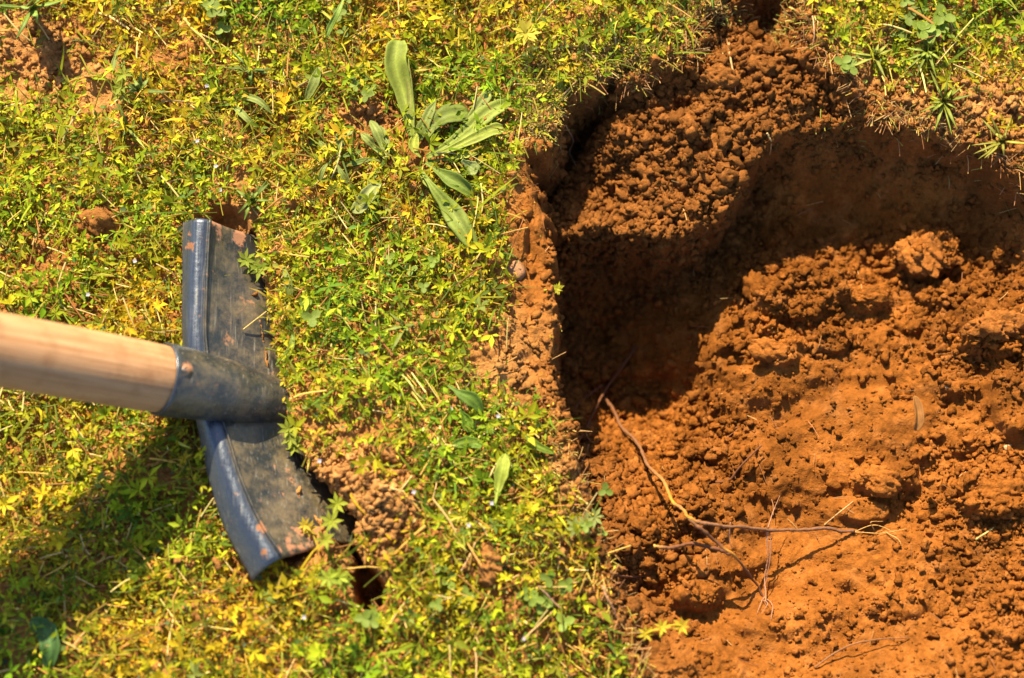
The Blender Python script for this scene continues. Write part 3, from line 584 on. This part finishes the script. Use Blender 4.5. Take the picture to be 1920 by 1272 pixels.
plant('rosette_weed', 628, 300, 'narrow-leaved rosette weed beside the bare patch, left of the plantains', 'weed', [
 ([(630,300,4),(640,275,9),(652,252,11),(664,236,8)], 18, GG), ([(626,298,4),(610,280,8),(598,264,7)], 15, GG), ([(634,302,4),(655,290,8),(680,282,6)], 15, GD),
 ([(630,306,4),(640,325,7),(652,345,5)], 16, GG), ([(622,304,4),(606,318,7),(600,340,5)], 14, GG), ([(632,296,4),(636,270,8),(630,250,7)], 12, GD)])
for pts, wd, c_, pf, lb in [
 ([(662,402,5),(678,385,8),(692,364,8),(712,340,6)], 36, (.24,.26,.08), 'oval', 'single oval green leaf lying flat below the small narrow-leaved weed'),
 ([(612,70,10),(620,50,16),(634,22,19),(648,-10,16)], 13, (.22,.3,.05), 'grass', 'long bright grass leaf rising at the top edge left of the plantain'),
 ([(840,725,8),(862,738,13),(888,752,13),(905,775,9)], 30, (.10,.16,.02), 'plantain', 'dark green curled leaf on the turf below the bare strip of the rim'),
 ([(862,770,8),(874,788,11),(882,812,8)], 26, (.2,.3,.025), 'plantain', 'bright green short leaf below the dark curled leaf'),
 ([(848,838,8),(880,830,11),(905,838,8)], 24, (.12,.19,.02), 'oval', 'dark rounded leaf lying left of the white flowers'),
 ([(928,948,8),(934,915,12),(942,880,13),(948,850,9)], 30, (.27,.31,.04), 'plantain', 'broad pale yellow-green leaf upright in the turf near the lower rim'),
 ([(985,820,7),(1010,838,11),(1040,850,7)], 17, (.15,.2,.02), 'oval', 'narrow green leaf reaching towards the rim crumbs'),
 ([(60,1165,5),(85,1180,9),(95,1215,9),(90,1255,5)], 44, (.06,.12,.03), 'oval', 'dark green leaf in the blurred bottom left corner'),
 ([(520,1130,4),(505,1120,9),(494,1100,7)], 16, GD, 'oval', 'small dark leaf on the turf below the spade corner'),
 ([(210,135,5),(216,110,9),(226,80,9)], 10, GG, 'grass', 'short upright grass leaf beside the bare upper left patch'),
 ([(545,560,6),(540,530,10),(530,495,7)], 14, GG, 'grass', 'grey-green grass leaf close to the right of the spade blade'),
 ([(530,680,5),(546,650,9),(550,620,6)], 13, (.2,.25,.04), 'grass', 'green grass leaf close to the spade socket'),
 ([(455,180,5),(485,190,10),(512,215,7)], 14, GG, 'grass', 'grass leaf slanting down in the upper turf above the blade'),
 ([(600,130,5),(588,158,10),(574,188,8)], 22, GG, 'oval', 'oval leaf in the turf left of the plantain near the top'),
 ([(440,200,5),(462,222,9),(480,240,6)], 14, GG, 'grass', 'grass leaf lying below another in the upper turf')]:
    leaf('leaf' if pf == 'oval' else 'grass_leaf', pts, wd, c_, label=lb, cat='leaf', prof=pf, veins=2, seed=int(pts[0][0]))
# grass tufts
def tuft(px, py, label, k, ln, wd, col, spread=1.0, lift=12, seed=0):
    r = np.random.default_rng(seed); c = G(px, py)[0]; t = thing('grass_tuft', [float(v) for v in c], label, 'grass tuft')
    for i in range(k):
        a = r.uniform(0, 6.28); l = ln*r.uniform(.3, 1.35); dx, dy = math.cos(a)*l*spread, math.sin(a)*l*spread
        leaf('blade', [(px, py, 1), (px+dx*.4, py+dy*.4, lift*r.uniform(.7, 1.2)), (px+dx, py+dy, lift*r.uniform(.4, 1.3))], wd*r.uniform(.7, 1.2), np.array(col)*r.uniform(.7, 1.3), parent=t, off=c, prof='grass', veins=1, seed=seed*17+i)
    return t
tuft(62, 15, 'tall green grass tuft standing over the bare patch in the top left corner', 6, 60, 13, (.16,.22,.04), lift=38, seed=1)
tuft(1740, 95, 'low green tuft at the rim under the lobed leaves, upper right', 14, 45, 6, (.2,.24,.03), seed=2)
tuft(1770, 190, 'bright tuft hanging over the top right rim of the hole', 20, 55, 6, (.24,.26,.035), seed=3, lift=14)
tuft(1640, 105, 'thin grass tuft on the top rim, leaning over bare soil', 9, 50, 6, (.28,.28,.05), seed=4)
tuft(1880, 265, 'yellow green tuft on the rim at the right edge', 16, 45, 6, (.28,.25,.035), seed=5)
tuft(262, 170, 'small grass tuft with paired leaves below the upper left bare patch', 6, 42, 12, (.16,.2,.04), seed=6)
tuft(470, 130, 'dark fine grass tuft in the upper turf', 9, 42, 6, (.12,.17,.03), seed=7)
tuft(760, 610, 'grass tuft in the middle of the turf strip right of the spade socket', 8, 42, 7, (.2,.22,.04), seed=8)
tuft(470, 375, 'grass tuft just above the top corner of the spade blade', 9, 38, 7, (.15,.2,.03), seed=9)
tuft(240, 240, 'spreading grass tuft in the left turf above the handle', 8, 42, 7, (.22,.25,.04), seed=10)
# overhanging sprig of weed across the blade corner
def sprig(path_px, label, col, whl=(.35, .65, 1.0), size=.0065, seed=0, name='weed_sprig'):
    r = np.random.default_rng(seed); p = np.array(path_px, float); W = P(p[:, 0], p[:, 1], H(*P(p[:, 0], p[:, 1]).T[:2]).clip(-.004)+p[:, 2]/1000); path = spline(W, 20)
    t = thing(name, [float(v) for v in path[0]], label, 'weed'); o = tube('stem', path-path[0], np.linspace(.0006, .0004, 20), M_veg, np.array(col)*1.1, t, sides=5)
    for q in whl:
        c = path[int(q*19)]; n = 7; yaw = np.arange(n)*2*np.pi/n+r.random(); V, F, C_ = batch(LANCE, LANCE_F, np.tile(c-path[0], (n, 1)), rots(yaw, r.uniform(.2, .5, n), r.normal(0, .2, n)), np.stack([r.uniform(.8, 1.1, n)*size]*3, 1)*[1, 1.25, 1], np.clip(np.array(col)*(1+.15*r.standard_normal((n, 1))), .01, .6))
        mesh('leaf_whorl', V, F, M_veg, C_, t)
    return t
sprig([(618,1050,2),(610,1010,12),(622,975,18),(632,945,14)], 'yellow-green weed sprig overhanging the lower corner of the spade blade', (.30,.33,.03), seed=1)
sprig([(600,1035,2),(585,1000,10),(572,985,12)], 'small orange-yellow sprig lying on the dark face of the spade blade', (.45,.33,.03), whl=(.7, 1), size=.005, seed=2)
sprig([(235,195,2),(228,170,8),(232,140,11)], 'upright whorled sprig at the edge of the upper left bare patch', (.25,.28,.03), seed=3)
sprig([(1000,100,4),(992,80,14),(985,62,16)], 'pale yellow sprig standing above the mossy rim near the top', (.5,.42,.05), whl=(.9, 1), size=.008, seed=4)
sprig([(1200,1195,3),(1225,1182,8),(1262,1172,8),(1285,1176,5)], 'bright yellow sprig reaching over the lower rim of the hole', (.55,.42,.03), whl=(.2, .5, .9), size=.005, seed=5)
sprig([(1020,545,1),(1036,543,3),(1046,543,3)], 'tiny yellow-green sprig sticking out from the cut turf edge', (.42,.38,.03), whl=(.8, 1), size=.004, seed=6)
sprig([(1060,1000,3),(1090,985,9),(1115,970,9)], 'pale green sprig at the lower rim above the yellow sprig', (.28,.32,.09), size=.006, seed=7)
sprig([(650,1105,3),(640,1085,10),(615,1085,12)], 'green sprig left of the dark hole in the turf below the spade', (.25,.3,.03), size=.007, seed=8)
sprig([(560,850,3),(548,830,9),(540,805,10)], 'weed sprig leaning over the spade blade below the socket', (.25,.28,.03), size=.006, seed=9)
sprig([(500,520,3),(480,500,8),(462,488,9)], 'weed sprig overhanging the upper part of the spade blade', (.24,.28,.03), size=.0065, seed=10)
# clover plants
def clover(px, py, label, k, spread, size, col=(.16,.21,.03), seed=0):
    r = np.random.default_rng(seed); c = G(px, py)[0]; t = thing('clover_plant', [float(v) for v in c], label, 'clover')
    for i in range(k):
        q = G(px+r.normal(0, spread), py+r.normal(0, spread*.8))[0]; h = r.uniform(.006, .012); top = np.array([q[0], q[1], max(q[2], -.004)+h])-c; a0 = r.uniform(0, 6.28); cc = np.array(col)*r.uniform(.8, 1.35)
        lf = tube('stem', spline([np.array([0, 0, .001]), top*.6+[0, 0, .002], top], 8), .0003, M_veg, cc*1.3, t, sides=4)
        n = 3; V, F, C_ = batch(ROUND, ROUND_F, np.tile(top, (n, 1)), rots(a0+np.arange(n)*2.094, r.uniform(-.1, .35, n), r.normal(0, .15, n)), np.full(n, size*.000271*.85*r.uniform(.8, 1.2)), np.tile(cc, (n, 1)))
        mesh('leaf', V, F, M_leaf, C_, t)
for i, a in enumerate([(1700,35,'dense clover patch at the top edge right of the hole',7,30,22),(1730,75,'clover with large lobed leaves in the upper right turf',5,20,27),(850,1100,'grey-green clover low in the turf below the shaded soil lump',6,30,20),
    (1020,1120,'clover patch beside the lower rim of the hole',8,35,20),(700,1165,'clover leaves below the dark hole in the turf',4,18,22),(775,520,'clover leaves in the middle of the turf strip',4,25,17),(590,580,'small clover leaf pair beside the spade blade',2,14,20),
    (420,40,'clover leaves in the dark grass near the top left',4,22,22),(690,180,'grey-green clover leaf above the bare patch',3,12,17),(1590,130,'dark green clover leaves on the bare upper rim',2,8,22),(1100,985,'pale clover leaves at the rim above the lower grass',3,14,16),(640,30,'clover leaves at the top left of the plantain',4,20,18)]):
    clover(*a, seed=i+3)
# tiny white-lilac flowers
fl = [(388,162,'in the upper turf above the spade'),(370,265,'in the turf below the pair of grass leaves'),(405,312,'above the top end of the spade blade'),(413,357,'just above the top end of the spade blade'),(67,282,'in the yellow weeds near the left edge'),
      (253,490,'left of the upper spade tread'),(165,553,'just above the wooden handle'),(845,767,'on the turf beside the dark curled leaf'),(962,788,'nearest the middle turf edge'),(934,781,'left beside another flower near the turf edge'),(599,865,'right of the lower spade blade at the crack'),
      (776,923,'at the right end of the bare soil patch below the socket'),(922,944,'at the foot of the broad pale leaf'),(570,1158,'below the lower corner of the spade blade'),(983,1198,'low in the turf near the bottom'),(879,985,'above the large shaded soil lump'),(1385,2,'at the very top edge')]
for i, (px, py, wh) in enumerate(fl[:16]):
    c = G(px, py)[0]; c = P(px, py, max(c[2], -.004)+.010); n = 4; a = rng.uniform(0, 6)
    V, F, C_ = batch(ROUND, ROUND_F, np.zeros((n, 3)), rots(a+np.arange(n)*1.571, np.full(n, .35), np.zeros(n)), np.full(n, .0013), np.tile([.5, .46, .55], (n, 1)))
    V2, F2, T2 = tube_vf(np.array([[0, 0, -.009], [.0004, 0, -.004], [0, 0, 0.]]), .0003, 4); F2 = np.vstack([tris(F2), T2])
    o = mesh('flower', np.vstack([V, V2]), np.vstack([F, F2+len(V)]), M_veg, np.vstack([C_, np.tile([.2, .25, .04], (len(V2), 1))])); o.location = [float(v) for v in c]
    tag(o, 'tiny pale lilac flower '+wh, 'flower', 'tiny lilac flowers in the turf')
leaf('dry_leaf', [(1712,745,3),(1720,765,6),(1722,790,5),(1716,808,2)], 20, (.30,.13,.035), cup=.7, twist=.2, label='crumpled tan dry flake on the hole floor at right', cat='dry leaf', prof='oval', veins=4, seed=5)

# ------------------------------------------------------------------ the spade
def metal():
    m, nt, N, LK = mat('worn_dark_steel'); out = N('ShaderNodeOutputMaterial'); b = N('ShaderNodeBsdfPrincipled'); a = N('ShaderNodeAttribute'); a.attribute_name = 'tint'
    tc = N('ShaderNodeTexCoord'); sp = N('ShaderNodeSeparateColor'); LK(a.outputs['Color'], sp.inputs[0])      # red: rust and dried soil, green: polish
    n1 = N('ShaderNodeTexNoise'); n1.inputs['Scale'].default_value = 190; n1.inputs['Detail'].default_value = 9; n1.inputs['Roughness'].default_value = .72
    n2 = N('ShaderNodeTexNoise'); n2.inputs['Scale'].default_value = 1500; n2.inputs['Detail'].default_value = 4
    LK(tc.outputs['Object'], n1.inputs['Vector']); LK(tc.outputs['Object'], n2.inputs['Vector'])
    ad = N('ShaderNodeMath'); ad.operation = 'ADD'; nm = N('ShaderNodeMath'); nm.operation = 'MULTIPLY_ADD'; nm.inputs[1].default_value = 2.4; nm.inputs[2].default_value = -.72; LK(n1.outputs['Fac'], nm.inputs[0]); LK(nm.outputs[0], ad.inputs[0]); LK(sp.outputs[0], ad.inputs[1])
    r1 = N('ShaderNodeMapRange'); r1.inputs['From Min'].default_value = .78; r1.inputs['From Max'].default_value = .95; LK(ad.outputs[0], r1.inputs['Value'])
    dust = N('ShaderNodeMapRange'); dust.inputs['From Min'].default_value = .44; dust.inputs['From Max'].default_value = .64; dust.inputs['To Max'].default_value = .75; nd = N('ShaderNodeTexNoise'); nd.inputs['Scale'].default_value = 55; nd.inputs['Detail'].default_value = 14; nd.inputs['Roughness'].default_value = .78; LK(tc.outputs['Object'], nd.inputs['Vector']); LK(nd.outputs['Fac'], dust.inputs['Value'])
    inv = N('ShaderNodeMath'); inv.operation = 'SUBTRACT'; inv.inputs[0].default_value = 1; LK(sp.outputs[1], inv.inputs[1])
    dm = N('ShaderNodeMath'); dm.operation = 'MULTIPLY'; LK(dust.outputs[0], dm.inputs[0]); LK(inv.outputs[0], dm.inputs[1])
    mx0 = N('ShaderNodeMix'); mx0.data_type = 'RGBA'; mx0.inputs['A'].default_value = (.016, .017, .016, 1); mx0.inputs['B'].default_value = (.17, .12, .06, 1); LK(dm.outputs[0], mx0.inputs['Factor'])
    mx1 = N('ShaderNodeMix'); mx1.data_type = 'RGBA'; LK(r1.outputs[0], mx1.inputs['Factor']); LK(mx0.outputs['Result'], mx1.inputs['A']); mx1.inputs['B'].default_value = (.28, .12, .055, 1)
    LK(mx1.outputs['Result'], b.inputs['Base Color']); pm = N('ShaderNodeMix'); pm.data_type = 'RGBA'; LK(sp.outputs[1], pm.inputs['Factor']); LK(mx0.outputs['Result'], pm.inputs['A']); pm.inputs['B'].default_value = (.085, .098, .125, 1); LK(pm.outputs['Result'], mx1.inputs['A'])
    mt = N('ShaderNodeMapRange'); mt.inputs['To Min'].default_value = .0; mt.inputs['To Max'].default_value = .95; LK(sp.outputs[1], mt.inputs['Value'])
    LK(mt.outputs[0], b.inputs['Metallic'])
    rg = N('ShaderNodeMapRange'); rg.inputs['To Min'].default_value = .36; rg.inputs['To Max'].default_value = .33; LK(sp.outputs[1], rg.inputs['Value'])
    rr = N('ShaderNodeMath'); rr.operation = 'ADD'; LK(rg.outputs[0], rr.inputs[0]); q = N('ShaderNodeMath'); q.operation = 'MULTIPLY'; q.inputs[1].default_value = .45; LK(r1.outputs[0], q.inputs[0]); LK(q.outputs[0], rr.inputs[1]); LK(rr.outputs[0], b.inputs['Roughness'])
    b.inputs['Specular IOR Level'].default_value = .6
    mps = N('ShaderNodeMapping'); mps.inputs['Scale'].default_value = (1, .05, 1); mps.inputs['Rotation'].default_value = (0, 0, .9); LK(tc.outputs['Object'], mps.inputs['Vector'])
    scn = N('ShaderNodeTexNoise'); scn.inputs['Scale'].default_value = 900; scn.inputs['Detail'].default_value = 5; LK(mps.outputs[0], scn.inputs['Vector'])
    sr_ = N('ShaderNodeMapRange'); sr_.inputs['From Min'].default_value = .35; sr_.inputs['From Max'].default_value = .7; sr_.inputs['To Min'].default_value = -.10; sr_.inputs['To Max'].default_value = .16; LK(scn.outputs['Fac'], sr_.inputs['Value'])
    sm_ = N('ShaderNodeMapRange'); sm_.inputs['From Min'].default_value = .60; sm_.inputs['From Max'].default_value = .70; sm_.inputs['To Max'].default_value = .55; LK(scn.outputs['Fac'], sm_.inputs['Value'])
    mx5 = N('ShaderNodeMix'); mx5.data_type = 'RGBA'; LK(sm_.outputs[0], mx5.inputs['Factor']); LK(mx1.outputs['Result'], mx5.inputs['A']); mx5.inputs['B'].default_value = (.20, .18, .15, 1); LK(mx5.outputs['Result'], b.inputs['Base Color'])
    r3 = N('ShaderNodeMath'); r3.operation = 'ADD'; LK(rr.outputs[0], r3.inputs[0]); LK(sr_.outputs[0], r3.inputs[1]); LK(r3.outputs[0], b.inputs['Roughness'])
    bp = N('ShaderNodeBump'); bp.inputs['Distance'].default_value = .00018; LK(n1.outputs['Fac'], bp.inputs['Height']); nh = N('ShaderNodeTexNoise'); nh.inputs['Scale'].default_value = 330; nh.inputs['Detail'].default_value = 2; LK(tc.outputs['Object'], nh.inputs['Vector']); bh = N('ShaderNodeBump'); bh.inputs['Distance'].default_value = .00016; LK(nh.outputs['Fac'], bh.inputs['Height']); LK(bh.outputs[0], bp.inputs['Normal'])
    bp2 = N('ShaderNodeBump'); bp2.inputs['Distance'].default_value = .00005; LK(n2.outputs['Fac'], bp2.inputs['Height']); LK(bp.outputs[0], bp2.inputs['Normal']); LK(bp2.outputs[0], b.inputs['Normal'])
    LK(b.outputs[0], out.inputs[0]); return m
M_metal = metal()
def wood():
    m, nt, N, LK = mat('worn_ash_wood'); out = N('ShaderNodeOutputMaterial'); b = N('ShaderNodeBsdfPrincipled'); tc = N('ShaderNodeTexCoord')
    mp = N('ShaderNodeMapping'); mp.inputs['Scale'].default_value = (1, 1, .035); LK(tc.outputs['Object'], mp.inputs['Vector'])
    n = N('ShaderNodeTexNoise'); n.inputs['Scale'].default_value = 420; n.inputs['Detail'].default_value = 6; LK(mp.outputs[0], n.inputs['Vector'])
    n2 = N('ShaderNodeTexNoise'); n2.inputs['Scale'].default_value = 60; n2.inputs['Detail'].default_value = 6; n2.inputs['Roughness'].default_value = .7; LK(tc.outputs['Object'], n2.inputs['Vector'])
    c = N('ShaderNodeValToRGB'); e = c.color_ramp.elements; e[0].position = .3; e[0].color = (.29, .135, .055, 1); e[1].position = .7; e[1].color = (.44, .245, .12, 1); LK(n.outputs['Fac'], c.inputs[0])
    g = N('ShaderNodeMapRange'); g.inputs['From Min'].default_value = .48; g.inputs['From Max'].default_value = .72; g.inputs['To Max'].default_value = .75; LK(n2.outputs['Fac'], g.inputs['Value'])
    mx = N('ShaderNodeMix'); mx.data_type = 'RGBA'; LK(g.outputs[0], mx.inputs['Factor']); LK(c.outputs[0], mx.inputs['A']); mx.inputs['B'].default_value = (.21, .09, .032, 1)
    LK(mx.outputs['Result'], b.inputs['Base Color']); b.inputs['Roughness'].default_value = .55; b.inputs['Specular IOR Level'].default_value = .3
    bp = N('ShaderNodeBump'); bp.inputs['Distance'].default_value = .00025; LK(n.outputs['Fac'], bp.inputs['Height']); LK(bp.outputs[0], b.inputs['Normal']); LK(b.outputs[0], out.inputs[0]); return m
M_wood = wood()
A = P(528, 752, -.002); B = P(303, 711, .038); D = (B-A)/np.linalg.norm(B-A)
LB = np.linalg.norm(B-A)
spade = thing('spade', [float(v) for v in A], 'dark steel spade with a pale wooden handle driven into the turf', 'spade')
def atA(o): return o
Wd = P(500, 1010, .018)-P(365, 430, .018); Wd -= D*np.dot(Wd, D); Wd /= np.linalg.norm(Wd); Nn = np.cross(D, Wd); Nn *= np.sign(Nn[2])
def lathe(name, axis_pts, radii, m, col, sides=48, flat=None, n_sub=None):
    V = []; a = np.linspace(0, 2*np.pi, sides, endpoint=False)
    for k, (s_, r_) in enumerate(zip(axis_pts, radii)):
        f = 1 if flat is None else flat[k]
        V.append(D*s_+r_*(np.cos(a)[:, None]*Wd+f*np.sin(a)[:, None]*Nn))
    V = np.vstack(V); F = grid_faces(len(radii), sides, True)
    return mesh(name, V, F, m, col(V) if callable(col) else col, spade)
def blot(V, spots):
    out = np.zeros(len(V))
    for (px, py, z, r, s) in spots:
        c = P(px, py, z)-A; d = np.linalg.norm((V-c)/(r*.000271), axis=1); out = np.maximum(out, s*sm(1.4-d))
    return out
def mcol(pol, spots): 
    def f(V): return np.stack([blot(V, spots), np.full(len(V), pol), np.zeros(len(V))], 1)
    return f
# wooden handle, slightly bowed, with its end seated in the socket
hs = np.r_[LB-.022, LB-.004, np.linspace(LB, .75, 60)]; hr = np.r_[.0145, .0160, np.interp(np.linspace(0, 1, 60), [0, .02, .1, .5, 1], [.0163, .0168, .0170, .0172, .0172])]
hd = lathe('handle', hs, hr, M_wood, None, 64)
# rotate the object's own z axis along the shaft so that the grain follows it
Mx = Matrix(((Wd[0], Nn[0], D[0]), (Wd[1], Nn[1], D[1]), (Wd[2], Nn[2], D[2])))
hd.data.transform(Mx.inverted().to_4x4()); hd.matrix_local = Mx.to_4x4()
ss = np.r_[LB-.012, LB-.001, LB, LB+.0004, LB, LB-.0015, np.linspace(LB-.003, .0, 40), -.004, -.009, -.012]
sr = np.r_[.0158, .0164, .0168, .0173, .0178, .0179, np.interp(np.linspace(1, 0, 40), [0, .25, .5, 1], [.0108, .0134, .0158, .0178]), .0108, .0075, .002]
fl_ = np.r_[np.ones(6), np.interp(np.linspace(1, 0, 40), [0, .5, 1], [.72, .92, 1]), .66, .6, .5]
so = lathe('socket', ss, sr, M_metal, mcol(.06, [(355,690,.05,13,.55),(428,698,.042,11,.5),(440,710,.040,12,.55),(446,726,.036,11,.5),(408,688,.046,9,.35),(380,740,.045,26,.16),(480,740,.03,30,.2),(320,720,.05,10,.3),(315,760,.045,14,.35),(500,700,.02,16,.4),(455,760,.02,14,.2)]), 64, fl_)
# rolled rim of the socket and its rivet
rm = []
a = np.linspace(0, 2*np.pi, 64, endpoint=False); b2 = np.linspace(0, 2*np.pi, 8, endpoint=False)
T = np.stack([(D*LB)[None, None]+(.0172+.0008*np.cos(b2))[None, :, None]*(np.cos(a)[:, None, None]*Wd+np.sin(a)[:, None, None]*Nn)+(.0008*np.sin(b2))[None, :, None]*D], 0)[0]
V = T.reshape(-1, 3); i, j = np.meshgrid(np.arange(64), np.arange(8), indexing='ij'); F = np.stack([i*8+j, ((i+1) % 64)*8+j, ((i+1) % 64)*8+(j+1) % 8, i*8+(j+1) % 8], -1).reshape(-1, 4)
mesh('socket_rim', V, F, M_metal, mcol(.7, [(318,730,.04,30,.35)])(V), spade)
rp = P(357, 692, .052)-A; s0 = float(np.dot(rp, D)); rd = rp-D*s0; rd /= np.linalg.norm(rd)
rV, rF = I2; T = rV*np.array([.0036, .0036, .0017]); zz = rd; xx = D; yy = np.cross(zz, xx); rc = D*s0+rd*.0168
mesh('rivet', T @ np.stack([xx, yy, zz])+rc, rF, M_metal, np.tile([.40, 0, 0], (len(T), 1)), spade)
# blade: rows across the width, columns from the tread down into the ground
def interp_rows(rows, n):
    r = np.array(rows, float); t = np.linspace(0, 1, len(r)); return spline(r, n) if len(r) > 2 else np.array([np.interp(np.linspace(0, 1, n), t, r[:, k]) for k in range(r.shape[1])]).T
top_rows = [(391,412),(387,480),(384,560),(383,630),(392,700),(410,775),(428,830),(446,890),(480,970),(526,1046)]
gnd_rows = [(472,440),(484,500),(496,570),(507,640),(520,710),(530,775),(546,845),(572,905),(600,960),(625,1015)]
NB = 90; tr = interp_rows(top_rows, NB); gr_ = interp_rows(gnd_rows, NB)
ztop = np.interp(np.linspace(0, 1, NB), [0, .4, .5, .6, 1], [.022, .020, .018, .020, .022])
J = P(tr[:, 0], tr[:, 1], ztop)-A; K = P(gr_[:, 0], gr_[:, 1], np.full(NB, -.001))-A
cols = []; 
for q in np.linspace(0, 1, 24):
    sag = -.0022*math.sin(q*math.pi)          # a slight hollow across the face
    cols.append(J*(1-q)+K*q+np.array([0, 0, 1])*sag)
for q in (.012, .03, .06, .10): cols.append(K-D*q*.85+np.array([0, 0, -.25])*q)
BOFF = -1
G_ = np.stack(cols, 1); V = G_.reshape(-1, 3); F = grid_faces(NB, G_.shape[1])
def faceup(V, F):
    n = np.cross(V[F[:, 1]]-V[F[:, 0]], V[F[:, 2]]-V[F[:, 0]]); return F if n[:, 2].mean() > 0 else F[:, ::-1]
F = faceup(V, F)
bspots = [(420,425,.02,34,.45),(455,440,.005,24,.5),(405,500,.02,18,.12),(430,640,.012,14,.5),(436,622,.012,6,.5),(560,1025,.01,40,.42),(600,1000,.004,26,.45),(500,930,.012,18,.1),(540,900,.004,30,.2),(455,575,.008,30,.15),(520,1035,.02,14,.4)]
bl = mesh('blade', V, F, M_metal, mcol(.0, bspots)(V), spade); md = bl.modifiers.new('thickness', 'SOLIDIFY'); md.thickness = .0018; md.offset = BOFF
# rolled treads: the top edge of the blade turned over backwards
def tread(i0, i1, spots, wpx):
    rows = []
    for i in range(i0, i1):
        f = (i-i0)/(i1-1-i0); rr = .000271*.5*(wpx[0]*(1-f)+wpx[1]*f)
        Tn = J[min(i+1, NB-1)]-J[max(i-1, 0)]; Tn /= np.linalg.norm(Tn); up = np.array([0, 0, 1.]); side = np.cross(up, Tn); side /= np.linalg.norm(side)
        if side[0] > 0: side = -side
        up = np.cross(side, Tn); up *= np.sign(up[2]); W2 = 2*rr; ra = .0066; c = J[i]+side*ra*.60-up*ra*.80
        row = [J[i]]
        for a in np.linspace(R(53), R(128), 14): row.append(c+ra*(-side*math.cos(a)+up*math.sin(a)))
        e0 = row[-1]; dl = side*math.sin(R(128))+up*math.cos(R(128)); used = float(np.dot(e0-J[i], side)); ll = max(W2-used, .001)/float(np.dot(dl, side))
        sg = 1+.03*math.sin(i*.35)
        for q in np.linspace(0, 1, 9)[1:]: row.append(e0+dl*ll*q*sg-up*.0012*q*q)
        rows.append(row)
    V = np.array(rows).reshape(-1, 3); F = faceup(V, grid_faces(i1-i0, 23))
    cc = mcol(.85, spots)(V).reshape(-1, 23, 3); cc[:, -1, 0] = np.maximum(cc[:, -1, 0], .38); cc[:, 0, 1] = .1; cc[:, 1:3, 1] = .35; cc[:, 3, 1] = .6; cc[:, 15:, 1] = np.linspace(.8, .35, 8)
    o = mesh('tread', V, F, M_metal, cc.reshape(-1, 3), spade); md = o.modifiers.new('thickness', 'SOLIDIFY'); md.thickness = .0018; md.offset = -1
tread(0, 39, [(345,460,.022,16,.5),(352,440,.022,10,.45),(368,625,.024,7,.5)], (52, 40))
tread(46, NB, [(490,985,.024,16,.55),(462,940,.024,8,.3),(478,960,.024,22,.2),(492,1040,.024,14,.3),(420,900,.024,5,.4)], (44, 66))
